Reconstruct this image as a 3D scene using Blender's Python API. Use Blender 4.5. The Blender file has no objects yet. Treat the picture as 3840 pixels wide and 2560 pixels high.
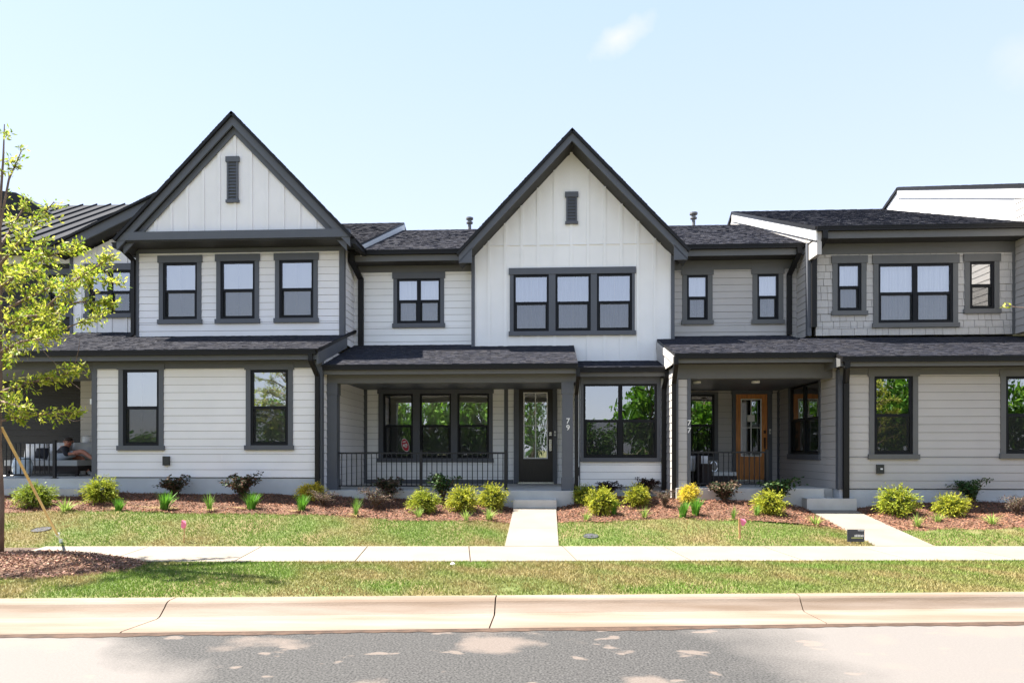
import bpy, bmesh, math, random
import numpy as np
from mathutils import Matrix, Vector

random.seed(7)
RNG = np.random.default_rng(11)
SC = bpy.context.scene
COL = SC.collection

# ------------------------------------------------------------------ camera
FPX, U0, V0, CH = 2560.0, 1920.0, 1690.0, 1.5     # focal px, principal point, camera height (3840 px picture)
YAW = math.radians(2.9)
SN, CS = math.sin(YAW), math.cos(YAW)
cam = bpy.data.cameras.new('camera')
cam.sensor_width = 36.0
cam.lens = 24.0
cam.shift_y = (V0 - 1280.0) / 3840.0
cam.clip_start = 0.05
cam.clip_end = 3000.0
cam_o = bpy.data.objects.new('camera', cam)
cam_o.location = (0, 0, CH)
cam_o.rotation_euler = (math.radians(90), 0, YAW)
COL.objects.link(cam_o)
SC.camera = cam_o

# ------------------------------------------------------------------ light
SUN_EL, SUN_AZ = math.radians(60), math.radians(7)     # from the left, slightly behind the houses
sun_dir = Vector((-math.cos(SUN_EL) * math.cos(SUN_AZ), math.cos(SUN_EL) * math.sin(SUN_AZ), math.sin(SUN_EL)))
sun = bpy.data.lights.new('sun', 'SUN')
sun.energy = 4.4
sun.angle = math.radians(0.7)
sun.color = (1.0, 0.945, 0.86)
sun_o = bpy.data.objects.new('sun', sun)
sun_o.rotation_euler = sun_dir.to_track_quat('Z', 'Y').to_euler()
sun_o.location = (-20, 5, 30)
COL.objects.link(sun_o)

world = bpy.data.worlds.new('World')
SC.world = world
world.use_nodes = True
wn, wl = world.node_tree.nodes, world.node_tree.links
wn.clear()
w_out = wn.new('ShaderNodeOutputWorld')
w_bg = wn.new('ShaderNodeBackground')
w_sky = wn.new('ShaderNodeTexSky')
w_sky.sky_type = 'NISHITA'
w_sky.sun_disc = False
w_sky.sun_elevation = SUN_EL
w_sky.sun_rotation = math.atan2(sun_dir.x, sun_dir.y)
w_sky.air_density = 1.0
w_sky.dust_density = 0.6
w_sky.ozone_density = 1.0
w_bg.inputs['Strength'].default_value = 0.15
# pale summer haze over the whole sky, plus one small fair weather cloud
w_mix = wn.new('ShaderNodeMix'); w_mix.data_type = 'RGBA'
w_mix.inputs['Factor'].default_value = 0.9
wl.new(w_sky.outputs[0], w_mix.inputs['A'])
w_tc = wn.new('ShaderNodeTexCoord')
w_xyz = wn.new('ShaderNodeSeparateXYZ'); wl.new(w_tc.outputs['Generated'], w_xyz.inputs[0])
w_el = wn.new('ShaderNodeMapRange'); w_el.inputs['From Min'].default_value = .15; w_el.inputs['From Max'].default_value = .75
wl.new(w_xyz.outputs[2], w_el.inputs['Value'])
w_hz = wn.new('ShaderNodeMix'); w_hz.data_type = 'RGBA'      # haze: whiter low, bluer high
w_hz.inputs['A'].default_value = (1.10, 1.16, 1.42, 1); w_hz.inputs['B'].default_value = (.69, .95, 1.42, 1)
wl.new(w_el.outputs[0], w_hz.inputs['Factor']); wl.new(w_hz.outputs['Result'], w_mix.inputs['B'])
def wmath(op, a, b=None, clamp=False):
    m = wn.new('ShaderNodeMath'); m.operation = op; m.use_clamp = clamp
    for i, x in enumerate((a, b)):
        if x is None: continue
        if isinstance(x, (int, float)): m.inputs[i].default_value = x
        else: wl.new(x, m.inputs[i])
    return m.outputs[0]
def cloud(direction, w, h, tilt, amount, seed):
    d = Vector(direction).normalized(); r_ = d.cross(Vector((0, 0, 1))).normalized(); u_ = r_.cross(d)
    a, b = r_ * math.cos(tilt) + u_ * math.sin(tilt), u_ * math.cos(tilt) - r_ * math.sin(tilt)
    def dot(v):
        n = wn.new('ShaderNodeVectorMath'); n.operation = 'DOT_PRODUCT'; wl.new(w_tc.outputs['Generated'], n.inputs[0]); n.inputs[1].default_value = v; return n.outputs['Value']
    x, y, f = wmath('DIVIDE', dot(a), w), wmath('DIVIDE', dot(b), h), wmath('GREATER_THAN', dot(d), 0.0)
    rr = wmath('SQRT', wmath('ADD', wmath('MULTIPLY', x, x), wmath('MULTIPLY', y, y)))
    t = wn.new('ShaderNodeTexNoise'); t.inputs['Scale'].default_value = 22; t.inputs['Detail'].default_value = 5; t.inputs['Roughness'].default_value = .55
    mp = wn.new('ShaderNodeMapping'); mp.inputs['Location'].default_value = (seed, seed * .7, 0); wl.new(w_tc.outputs['Generated'], mp.inputs['Vector']); wl.new(mp.outputs[0], t.inputs['Vector'])
    k = wmath('SUBTRACT', wmath('ADD', wmath('MULTIPLY', t.outputs['Fac'], 1.5), .45), rr)
    return wmath('MULTIPLY', wmath('MULTIPLY', wmath('MULTIPLY', k, .85, True), f), amount)
def wdir(u, v): cx, cz = (u - U0) / FPX, -(v - V0) / FPX; return (-SN + cx * CS, CS + cx * SN, cz)
w_c = wmath('MAXIMUM', cloud(wdir(2320, 140), .040, .017, math.radians(20), .9, 0.3), cloud(wdir(3860, 225), .03, .03, 0, .35, 2.1))
w_cl = wn.new('ShaderNodeMix'); w_cl.data_type = 'RGBA'; w_cl.inputs['B'].default_value = (1.42, 1.40, 1.48, 1)
wl.new(w_c, w_cl.inputs['Factor']); wl.new(w_mix.outputs['Result'], w_cl.inputs['A'])
wl.new(w_cl.outputs['Result'], w_bg.inputs['Color'])
wl.new(w_bg.outputs[0], w_out.inputs['Surface'])

SC.view_settings.view_transform = 'Standard'
SC.view_settings.look = 'None'
SC.view_settings.exposure = 2.34
SC.view_settings.gamma = 1.0
SC.cycles.use_denoising = True
SC.cycles.max_bounces = 10
SC.cycles.transparent_max_bounces = 24
SC.cycles.caustics_reflective = False
SC.cycles.caustics_refractive = False

# ------------------------------------------------------------------ photo pixel -> world
def ray(u, v):
    cx, cz = (u - U0) / FPX, -(v - V0) / FPX
    return -SN + cx * CS, CS + cx * SN, cz

def P(u, v, Y):                       # on the plane y = Y -> (x, z)
    dx, dy, dz = ray(u, v)
    t = Y / dy
    return t * dx, CH + t * dz

def PX(u, v, X):                      # on the plane x = X -> (y, z)
    dx, dy, dz = ray(u, v)
    t = X / dx
    return t * dy, CH + t * dz

def PZ(u, v, z=0.0):                  # on the level z -> (x, y)
    dx, dy, dz = ray(u, v)
    t = (z - CH) / dz
    return t * dx, t * dy

def RC(u0, v0, u1, v1, Y):            # pixel rectangle on plane -> x0, x1, z0, z1
    uc = (u0 + u1) / 2
    return P(u0, v0, Y)[0], P(u1, v0, Y)[0], P(uc, v1, Y)[1], P(uc, v0, Y)[1]

# ------------------------------------------------------------------ materials
MATS = {}
def nodes_of(name):
    m = bpy.data.materials.new(name)
    m.use_nodes = True
    n, l = m.node_tree.nodes, m.node_tree.links
    n.clear()
    out = n.new('ShaderNodeOutputMaterial')
    MATS[name] = m
    return m, n, l, out

def mat(name, col, rough=0.6, var=0.08, scale=3.0, bump=0.0, bscale=60.0, objvar=0.04, col2=None, spec=0.4, stretch=None, metal=0.0):
    m, n, l, out = nodes_of(name)
    b = n.new('ShaderNodeBsdfPrincipled')
    b.inputs['Roughness'].default_value = rough
    b.inputs['Specular IOR Level'].default_value = spec
    b.inputs['Metallic'].default_value = metal
    g = n.new('ShaderNodeNewGeometry')
    src = g.outputs['Position']
    if stretch:
        mp = n.new('ShaderNodeMapping'); mp.inputs['Scale'].default_value = stretch
        l.new(src, mp.inputs['Vector']); src = mp.outputs[0]
    t = n.new('ShaderNodeTexNoise'); t.inputs['Scale'].default_value = scale; t.inputs['Detail'].default_value = 6
    l.new(src, t.inputs['Vector'])
    r = n.new('ShaderNodeMix'); r.data_type = 'RGBA'
    c2 = col2 or tuple(c * (1 - var) for c in col)
    c1 = col if col2 else tuple(min(1, c * (1 + var)) for c in col)
    r.inputs['A'].default_value = (*c1, 1); r.inputs['B'].default_value = (*c2, 1)
    mr = n.new('ShaderNodeMapRange'); mr.inputs['From Min'].default_value = .35; mr.inputs['From Max'].default_value = .65
    l.new(t.outputs['Fac'], mr.inputs['Value']); l.new(mr.outputs[0], r.inputs['Factor'])
    oi = n.new('ShaderNodeObjectInfo')
    mo = n.new('ShaderNodeMapRange'); mo.inputs['To Min'].default_value = 1 - objvar; mo.inputs['To Max'].default_value = 1 + objvar
    l.new(oi.outputs['Random'], mo.inputs['Value'])
    vm = n.new('ShaderNodeVectorMath'); vm.operation = 'SCALE'
    l.new(r.outputs['Result'], vm.inputs[0]); l.new(mo.outputs[0], vm.inputs['Scale'])
    l.new(vm.outputs[0], b.inputs['Base Color'])
    if bump > 0:
        t2 = n.new('ShaderNodeTexNoise'); t2.inputs['Scale'].default_value = bscale; t2.inputs['Detail'].default_value = 4
        l.new(src, t2.inputs['Vector'])
        bp = n.new('ShaderNodeBump'); bp.inputs['Strength'].default_value = bump; bp.inputs['Distance'].default_value = 0.02
        l.new(t2.outputs['Fac'], bp.inputs['Height']); l.new(bp.outputs[0], b.inputs['Normal'])
    l.new(b.outputs[0], out.inputs['Surface'])
    return m

def leaf_mat(name, trans=0.35, rough=0.55):
    m, n, l, out = nodes_of(name)
    a = n.new('ShaderNodeAttribute'); a.attribute_name = 'Col'
    b = n.new('ShaderNodeBsdfPrincipled'); b.inputs['Roughness'].default_value = rough
    b.inputs['Specular IOR Level'].default_value = 0.25
    tr = n.new('ShaderNodeBsdfTranslucent')
    mx = n.new('ShaderNodeMixShader'); mx.inputs[0].default_value = trans
    l.new(a.outputs['Color'], b.inputs['Base Color']); l.new(a.outputs['Color'], tr.inputs['Color'])
    l.new(b.outputs[0], mx.inputs[1]); l.new(tr.outputs[0], mx.inputs[2]); l.new(mx.outputs[0], out.inputs['Surface'])
    return m

def glass_mat(name, refl=0.3):
    m, n, l, out = nodes_of(name)
    tr = n.new('ShaderNodeBsdfTransparent'); tr.inputs[0].default_value = (.95, .97, .97, 1)
    gl = n.new('ShaderNodeBsdfGlossy'); gl.inputs['Roughness'].default_value = 0.0
    gl.inputs['Color'].default_value = (.95, .97, 1, 1)
    fr = n.new('ShaderNodeFresnel'); fr.inputs['IOR'].default_value = 1.5
    ad = n.new('ShaderNodeMath'); ad.operation = 'ADD'; ad.use_clamp = True; ad.inputs[1].default_value = refl
    l.new(fr.outputs[0], ad.inputs[0])
    mx = n.new('ShaderNodeMixShader')
    l.new(ad.outputs[0], mx.inputs[0]); l.new(tr.outputs[0], mx.inputs[1]); l.new(gl.outputs[0], mx.inputs[2])
    g = n.new('ShaderNodeNewGeometry')
    t = n.new('ShaderNodeTexNoise'); t.inputs['Scale'].default_value = 1.6; t.inputs['Detail'].default_value = 1
    bp = n.new('ShaderNodeBump'); bp.inputs['Strength'].default_value = .25; bp.inputs['Distance'].default_value = .012
    l.new(g.outputs['Position'], t.inputs['Vector']); l.new(t.outputs['Fac'], bp.inputs['Height']); l.new(bp.outputs[0], gl.inputs['Normal'])
    l.new(mx.outputs[0], out.inputs['Surface'])
    return m

def screen_mat(name, fac):
    m, n, l, out = nodes_of(name)
    tr = n.new('ShaderNodeBsdfTransparent')
    d = n.new('ShaderNodeBsdfDiffuse'); d.inputs['Color'].default_value = (.035, .037, .035, 1)
    mx = n.new('ShaderNodeMixShader'); mx.inputs[0].default_value = fac
    l.new(tr.outputs[0], mx.inputs[1]); l.new(d.outputs[0], mx.inputs[2]); l.new(mx.outputs[0], out.inputs['Surface'])
    return m

def col_mat(name, rough=0.85, spec=0.2):
    m, n, l, out = nodes_of(name)
    a = n.new('ShaderNodeAttribute'); a.attribute_name = 'Col'
    b = n.new('ShaderNodeBsdfPrincipled'); b.inputs['Roughness'].default_value = rough
    b.inputs['Specular IOR Level'].default_value = spec
    l.new(a.outputs['Color'], b.inputs['Base Color']); l.new(b.outputs[0], out.inputs['Surface'])
    return m

def road_mat(name):
    m, n, l, out = nodes_of(name)
    b = n.new('ShaderNodeBsdfPrincipled'); b.inputs['Roughness'].default_value = .85; b.inputs['Specular IOR Level'].default_value = .25
    g = n.new('ShaderNodeNewGeometry')
    def noise(s, d=4, sc=None):
        t = n.new('ShaderNodeTexNoise'); t.inputs['Scale'].default_value = s; t.inputs['Detail'].default_value = d
        if sc:
            mp = n.new('ShaderNodeMapping'); mp.inputs['Scale'].default_value = sc
            l.new(g.outputs['Position'], mp.inputs['Vector']); l.new(mp.outputs[0], t.inputs['Vector'])
        else:
            l.new(g.outputs['Position'], t.inputs['Vector'])
        return t
    def ramp(t, a, c):
        r = n.new('ShaderNodeMapRange'); r.inputs['From Min'].default_value = a; r.inputs['From Max'].default_value = c
        l.new(t.outputs['Fac'], r.inputs['Value']); return r
    fine = ramp(noise(55, 8), .32, .68)
    mx = n.new('ShaderNodeMix'); mx.data_type = 'RGBA'
    mx.inputs['A'].default_value = (.018, .018, .018, 1); mx.inputs['B'].default_value = (.084, .081, .078, 1)
    l.new(fine.outputs[0], mx.inputs['Factor'])
    sx = n.new('ShaderNodeSeparateXYZ'); l.new(g.outputs['Position'], sx.inputs[0])
    def mth(op, a, b=None, c=False):
        q = n.new('ShaderNodeMath'); q.operation = op; q.use_clamp = c
        for i, x in enumerate((a, b)):
            if x is None: continue
            if isinstance(x, (int, float)): q.inputs[i].default_value = x
            else: l.new(x, q.inputs[i])
        return q.outputs[0]
    X_, Y_ = sx.outputs[0], sx.outputs[1]
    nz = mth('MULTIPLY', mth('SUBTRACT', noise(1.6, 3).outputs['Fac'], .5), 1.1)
    ldist = mth('ADD', mth('SUBTRACT', mth('MULTIPLY', mth('SUBTRACT', 6.35, Y_), 1.15), mth('ADD', X_, 4.3)), nz)     # > 0 on the left side painted brighter
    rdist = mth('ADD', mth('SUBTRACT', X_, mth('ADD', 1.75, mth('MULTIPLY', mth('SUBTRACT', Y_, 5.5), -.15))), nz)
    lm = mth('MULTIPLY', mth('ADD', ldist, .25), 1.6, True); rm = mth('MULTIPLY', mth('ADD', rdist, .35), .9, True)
    light_mask = mth('MULTIPLY', mth('MAXIMUM', lm, rm), .72)  # brighter light at both road sides, painted into the asphalt colour
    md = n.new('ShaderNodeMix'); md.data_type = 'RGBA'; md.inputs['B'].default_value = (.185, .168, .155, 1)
    l.new(light_mask, md.inputs['Factor']); l.new(mx.outputs['Result'], md.inputs['A'])
    stain = ramp(noise(1.15, 6, (.8, 1.0, 1)), .57, .64)
    stain2 = ramp(noise(4.2, 2, (.7, 1.1, 1)), .66, .70)
    ma = n.new('ShaderNodeMath'); ma.operation = 'MAXIMUM'; l.new(stain.outputs[0], ma.inputs[0]); l.new(stain2.outputs[0], ma.inputs[1])
    mm = n.new('ShaderNodeMath'); mm.operation = 'MULTIPLY'; mm.inputs[1].default_value = .55; l.new(ma.outputs[0], mm.inputs[0])
    m2 = n.new('ShaderNodeMix'); m2.data_type = 'RGBA'; m2.inputs['B'].default_value = (.195, .155, .13, 1)
    l.new(mm.outputs[0], m2.inputs['Factor']); l.new(md.outputs['Result'], m2.inputs['A'])
    l.new(m2.outputs['Result'], b.inputs['Base Color'])
    bp = n.new('ShaderNodeBump'); bp.inputs['Strength'].default_value = .5; bp.inputs['Distance'].default_value = .01
    l.new(noise(220, 2).outputs['Fac'], bp.inputs['Height']); l.new(bp.outputs[0], b.inputs['Normal'])
    l.new(b.outputs[0], out.inputs['Surface'])
    return m

mat('lap_white', (.87, .86, .84), .55, .025, 1.6, .05, 90, .015)
mat('lap_pearl', (.81, .79, .79), .55, .025, 1.6, .05, 90, .015)
mat('lap_greige', (.47, .445, .42), .55, .03, 1.6, .05, 90, .015)
mat('lap_charcoal', (.013, .012, .012), .6, .05, 4, .05, 90, .05)
mat('shake_greige', (.49, .465, .435), .6, .05, 9, .12, 60, .05, stretch=(6, 6, 1))
mat('trim_grey', (.092, .098, .112), .5, .03, 4, .03, 90, .02)
mat('trim_greige', (.115, .116, .115), .5, .03, 4, .03, 90, .02)
mat('frame_black', (.006, .007, .010), .45, .03, 4, 0, 60, .05, spec=.2)
mat('gutter_black', (.011, .0105, .0105), .45, .05, 4, 0, 60, .05, spec=.25)
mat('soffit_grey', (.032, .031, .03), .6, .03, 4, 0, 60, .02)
mat('wall_wrap', (.16, .16, .155), .8, .02, 4)
mat('rake_white', (.75, .74, .72), .5, .03, 4)
mat('foundation', (.47, .49, .51), .8, .06, 2.5, .2, 40, .02)
mat('porch_concrete', (.50, .49, .46), .8, .07, 3, .15, 50, .02)
mat('walk_concrete', (.195, .168, .138), .85, .07, 1.7, .2, 80, .05)
mat('kerb_concrete', (.15, .108, .077), .85, .0, 1.7, .25, 70, .03, col2=(.215, .172, .138), stretch=(.35, 2, 6))
mat('gutter_pan', (.55, .44, .33), .85, .08, 2, .2, 70, .03)
mat('metal_roof', (.028, .03, .035), .85, .05, 2, spec=.08)
mat('room', (.045, .042, .04), .9, .1, 2)
mat('blind', (.78, .79, .78), .6, .01, 2)
mat('curtain', (.72, .73, .75), .8, .06, 2.2, stretch=(9, 9, .6))
mat('curtain_blue', (.32, .36, .44), .8, .15, 2.2, stretch=(7, 7, .8))
mat('door_brown', (.016, .011, .008), .35, .2, 5, stretch=(8, 8, .7))
mat('door_wood', (.58, .225, .06), .4, .22, 5, stretch=(9, 9, .7))
mat('white_paint', (.78, .77, .74), .45, .02, 3)
mat('steel', (.6, .58, .54), .25, .02, 3, metal=1.0)
mat('black_metal', (.007, .0075, .01), .5, .05, 3)
mat('bronze', (.10, .045, .025), .35, .05, 3, metal=.6)
mat('soil', (.10, .05, .03), .95, .25, 2.5, .5, 30)
mat('grass_soil', (.085, .115, .026), .95, 0, 1.1, .5, 40, col2=(.15, .115, .05))
mat('bark', (.16, .11, .085), .9, .3, 12, .6, 40, stretch=(1, 1, .3))
mat('twig', (.12, .075, .05), .9, .2, 12)
mat('wicker', (.02, .012, .011), .7, .3, 30, .4, 60)
mat('cushion', (.42, .42, .41), .9, .05, 5, .1)
mat('cushion_white', (.72, .72, .74), .9, .04, 5, .1)
mat('strap', (.62, .47, .22), .7, .1, 8)
mat('wood_stake', (.62, .34, .16), .8, .15, 10)
mat('pink', (.85, .22, .33), .7, .1, 8)
mat('sign_board', (.055, .06, .07), .5, .05, 5)
mat('sign_yellow', (.62, .66, .22), .6, .03, 5)
mat('plastic_black', (.03, .032, .03), .5, .05, 5)
mat('glaze', (.55, .62, .68), .25, .25, 9, stretch=(1, 1, 1))
mat('skin', (.50, .22, .15), .55, .05, 6)
mat('shirt', (.025, .025, .033), .85, .1, 8)
mat('shorts', (.30, .33, .37), .85, .05, 8)
mat('hair', (.05, .035, .028), .7, .1, 20)
mat('red', (.45, .01, .03), .4, .05, 6)
mat('pipe_grey', (.16, .16, .16), .5, .1, 5)
mat('lampglass', (.8, .8, .78), .4, .02, 5)
mat('stone', (.045, .045, .055), .8, .2, 8, .3)
mat('soil_dark', (.075, .05, .035), .95, .2, 6, .4, 30)
leaf_mat('leaf'); leaf_mat('leaf_tree', .45); leaf_mat('grass', .3, .6)
col_mat('mulch'); col_mat('shingle', .9, .15)
glass_mat('glass', .36); glass_mat('glass_dark', .14)
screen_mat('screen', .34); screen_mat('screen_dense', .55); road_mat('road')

# ------------------------------------------------------------------ object helpers
WORLD = {}
def link(o, parent=None, W=None):
    W = W if W is not None else Matrix.Identity(4)
    COL.objects.link(o)
    if parent is not None:
        o.parent = parent
        o.matrix_parent_inverse = WORLD[parent.name].inverted()
    o.matrix_basis = W
    WORLD[o.name] = W
    return o

def tag(o, label=None, cat=None, group=None, kind=None):
    if label: o['label'] = label
    if cat: o['category'] = cat
    if group: o['group'] = group
    if kind: o['kind'] = kind
    return o

def empty(name, loc, label=None, cat=None, group=None):
    o = bpy.data.objects.new(name, None)
    o.empty_display_size = .2
    link(o, None, Matrix.Translation(loc))
    return tag(o, label, cat, group)

BOXF = [(0, 1, 3, 2), (4, 6, 7, 5), (0, 4, 5, 1), (2, 3, 7, 6), (0, 2, 6, 4), (1, 5, 7, 3)]
UNIT = {}
def unit_mesh(m):
    if m not in UNIT:
        me = bpy.data.meshes.new('box_' + m)
        me.from_pydata([(x, y, z) for x in (0, 1) for y in (0, 1) for z in (0, 1)], [], BOXF)
        me.materials.append(MATS[m])
        UNIT[m] = me
    return UNIT[m]

def bx(name, x0, x1, y0, y1, z0, z1, m, parent=None):
    o = bpy.data.objects.new(name, unit_mesh(m))
    W = Matrix.Translation((x0, y0, z0)) @ Matrix.Diagonal((x1 - x0, y1 - y0, z1 - z0, 1))
    return link(o, parent, W)

class MB:
    """collects shapes, links them as one mesh object"""
    def __init__(s): s.v, s.f = [], []
    def box(s, x0, x1, y0, y1, z0, z1):
        b = len(s.v)
        s.v += [(x, y, z) for x in (x0, x1) for y in (y0, y1) for z in (z0, z1)]
        s.f += [tuple(b + i for i in f) for f in BOXF]; return s
    def hexa(s, lo, hi):          # two matching rings of points
        b = len(s.v); n = len(lo)
        s.v += [tuple(p) for p in lo] + [tuple(p) for p in hi]
        s.f += [tuple(b + i for i in reversed(range(n))), tuple(b + n + i for i in range(n))]
        s.f += [(b + i, b + (i + 1) % n, b + n + (i + 1) % n, b + n + i) for i in range(n)]; return s
    def prism(s, pts, y0, y1):    # polygon in x,z extruded along y
        return s.hexa([(x, y0, z) for x, z in pts], [(x, y1, z) for x, z in pts])
    def quad(s, *p):
        b = len(s.v); s.v += [tuple(q) for q in p]; s.f.append(tuple(range(b, b + len(p)))); return s
    def bar(s, a, c, w, h=None, up=(0, 0, 1)):
        a, c = Vector(a), Vector(c); d = (c - a).normalized(); h = h or w
        upv = Vector(up)
        if abs(d.dot(upv)) > .98: upv = Vector((0, 1, 0))
        sx = d.cross(upv).normalized() * w / 2; sz = sx.cross(d).normalized() * h / 2
        o = [-sx - sz, sx - sz, sx + sz, -sx + sz]
        return s.hexa([a + q for q in o], [c + q for q in o])
    def tube(s, pts, radii, n=8, cap=True):
        pts = [Vector(p) for p in pts]; b = len(s.v)
        for i, p in enumerate(pts):
            d = (pts[min(i + 1, len(pts) - 1)] - pts[max(i - 1, 0)]).normalized()
            a = d.cross(Vector((0, 0, 1)) if abs(d.z) < .95 else Vector((0, 1, 0))).normalized(); c = d.cross(a)
            r = radii[i] if isinstance(radii, (list, tuple)) else radii
            s.v += [tuple(p + (a * math.cos(2 * math.pi * k / n) + c * math.sin(2 * math.pi * k / n)) * r) for k in range(n)]
        for i in range(len(pts) - 1):
            for k in range(n):
                k2 = (k + 1) % n
                s.f.append((b + i * n + k, b + i * n + k2, b + (i + 1) * n + k2, b + (i + 1) * n + k))
        if cap:
            s.f.append(tuple(b + k for k in reversed(range(n)))); e = b + (len(pts) - 1) * n
            s.f.append(tuple(e + k for k in range(n)))
        return s
    def lathe(s, c, prof, n=16):  # profile of (r, z) about a vertical axis
        return s.tube_rings([[(c[0] + r * math.cos(2 * math.pi * k / n), c[1] + r * math.sin(2 * math.pi * k / n), c[2] + z) for k in range(n)] for r, z in prof])
    def tube_rings(s, rings):
        b = len(s.v); n = len(rings[0])
        for r in rings: s.v += r
        for i in range(len(rings) - 1):
            for k in range(n):
                k2 = (k + 1) % n
                s.f.append((b + i * n + k, b + i * n + k2, b + (i + 1) * n + k2, b + (i + 1) * n + k))
        s.f.append(tuple(b + k for k in reversed(range(n)))); e = b + (len(rings) - 1) * n
        s.f.append(tuple(e + k for k in range(n)))
        return s
    def mesh(s, name, m):
        me = bpy.data.meshes.new(name); me.from_pydata(s.v, [], s.f); me.materials.append(MATS[m]); me.update(); return me
    def build(s, name, m, parent=None, W=None, smooth=False):
        me = s.mesh(name, m)
        if smooth: me.polygons.foreach_set('use_smooth', [True] * len(me.polygons))
        return link(bpy.data.objects.new(name, me), parent, W)

def fast_mesh(name, V, F, m, col=None):
    me = bpy.data.meshes.new(name)
    V = np.asarray(V, np.float32); F = np.asarray(F, np.int32); nf, k = F.shape
    me.vertices.add(len(V)); me.vertices.foreach_set('co', V.ravel())
    me.loops.add(nf * k); me.loops.foreach_set('vertex_index', F.ravel())
    me.polygons.add(nf); me.polygons.foreach_set('loop_start', np.arange(0, nf * k, k, dtype=np.int32))
    me.polygons.foreach_set('loop_total', np.full(nf, k, np.int32))
    if col is not None:
        a = me.color_attributes.new('Col', 'FLOAT_COLOR', 'POINT')
        a.data.foreach_set('color', np.c_[np.asarray(col, np.float32), np.ones(len(V), np.float32)].ravel())
    me.materials.append(MATS[m]); me.update(calc_edges=True)
    return me

def leaves(pos, dirs, length, width, cols, droop=0.0):
    """diamond leaves: pos (n,3), dirs (n,3) unit; returns V,F,C"""
    n = len(pos); length = np.broadcast_to(length, n)[:, None]; width = np.broadcast_to(width, n)[:, None]
    rnd = RNG.normal(size=(n, 3)); side = np.cross(dirs, rnd); side /= np.linalg.norm(side, axis=1, keepdims=True) + 1e-9
    tip = pos + dirs * length; tip[:, 2] -= droop * length[:, 0]
    mid = pos + dirs * length * .5
    V = np.stack([pos, mid + side * width * .5, tip, mid - side * width * .5], 1).reshape(-1, 3)
    F = np.arange(4 * n).reshape(n, 4)
    return V, F, np.repeat(cols, 4, axis=0)

def jitter(base, n, amt=.2, hue=.08):
    b = np.array(base)[None, :] * (1 + RNG.normal(0, amt, (n, 1)))
    return np.clip(b * (1 + RNG.normal(0, hue, (n, 3))), .003, .95)

def merge(parts):
    V, F, C, o = [], [], [], 0
    for v, f, c in parts:
        V.append(v); F.append(f + o); C.append(c); o += len(v)
    return np.concatenate(V), np.concatenate(F), np.concatenate(C)

# ================================================================== GROUND
def lineY(p, q):
    k = (q[1] - p[1]) / (q[0] - p[0])
    return lambda X: p[1] + k * (np.asarray(X) - p[0])
SWF = lineY(PZ(0, 2047), PZ(3840, 2046))
SWN = lineY(PZ(300, 2105), PZ(3840, 2099))
KB = lineY(PZ(0, 2243, -.04), PZ(3840, 2218, -.04))
KF = lineY(PZ(0, 2324, -.175), PZ(3840, 2283, -.175))
KP = lineY(PZ(0, 2370, -.145), PZ(3840, 2322, -.145))
KL = lineY(PZ(0, 2379, -.17), PZ(3840, 2331, -.17))
HX = [-16, -9, -5.5, -4.2, -2.5, -1.2, -.75, .25, .8, 2.5, 4.5, 5.15, 6.15, 7, 9, 16]
HZ = [.70, .68, .64, .56, .52, .47, .36, .36, .48, .52, .50, .36, .35, .46, .50, .55]
def zlawn(X, Y):
    t = np.clip((Y - SWF(X)) / (14.0 - SWF(X)), 0, 1)
    return np.interp(X, HX, HZ) * t - .012
def zverge(X, Y):
    t = np.clip((Y - KB(X)) / (SWN(X) - KB(X)), 0, 1)
    return -.04 + .03 * t + .015 * np.sin(np.pi * t)
def zg(X, Y):
    Y = np.asarray(Y)
    return np.where(Y > SWF(X), zlawn(X, Y), np.where(Y > SWN(X), 0.0, np.where(Y > KB(X), zverge(X, Y), -.17)))
def G(u, v):                                  # photo pixel -> point on the ground
    dx, dy, dz = ray(u, v)
    t = np.linspace(3, 19, 1601); X, Y, Z = t * dx, t * dy, CH + t * dz
    i = int(np.argmax(Z <= zg(X, Y)))
    return float(X[i]), float(Y[i]), float(zg(X[i], Y[i]))
def vnoise(X, Y, s, seed=0):
    r = np.random.default_rng(100 + seed); out = 0
    for k in range(9):
        a, b, c = r.normal(0, s, 2).tolist() + [r.uniform(0, 6.28)]
        out = out + np.sin(a * X + b * Y + c)
    return out / 3.0

def link_late(name, V, F): return link(bpy.data.objects.new(name, fast_mesh(name, V, F, 'soil_tan')))
mat('soil_tan', (.06, .036, .024), .95, .3, 9, .4, 60)
g = MB(); g.quad((-600, -600, -.6), (600, -600, -.6), (600, 600, -.6), (-600, 600, -.6))
tag(g.build('ground', 'grass_soil'), kind='structure')
g = MB()
xs = [-60, -20, 20, 60]
for a, b in zip(xs[:-1], xs[1:]):
    g.quad((a, -7.0, -.165), (b, -7.0, -.165), (b, float(KL(b)) + .02, -.165), (a, float(KL(a)) + .02, -.165))
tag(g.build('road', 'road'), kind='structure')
V_, F_ = [], []
for i, x in enumerate(np.linspace(-14, 14, 420)):       # line of washed dirt where asphalt meets the gutter
    k = float(KL(x)); w = .11 + .05 * abs(math.sin(x * 1.9) * math.sin(x * .7 + 1)) + .012 * math.sin(x * 23); V_ += [(x, k - w, -.161), (x, k - .002, -.160)]
    if i: F_.append((2 * i - 2, 2 * i, 2 * i + 1, 2 * i - 1))
tag(link_late('gutter_dirt', V_, F_), kind='structure')
g = MB(); g.box(-60, 60, -40, -7.0, -.58, -.06)
tag(g.build('far_lawn', 'grass_soil'), kind='structure')

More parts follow.
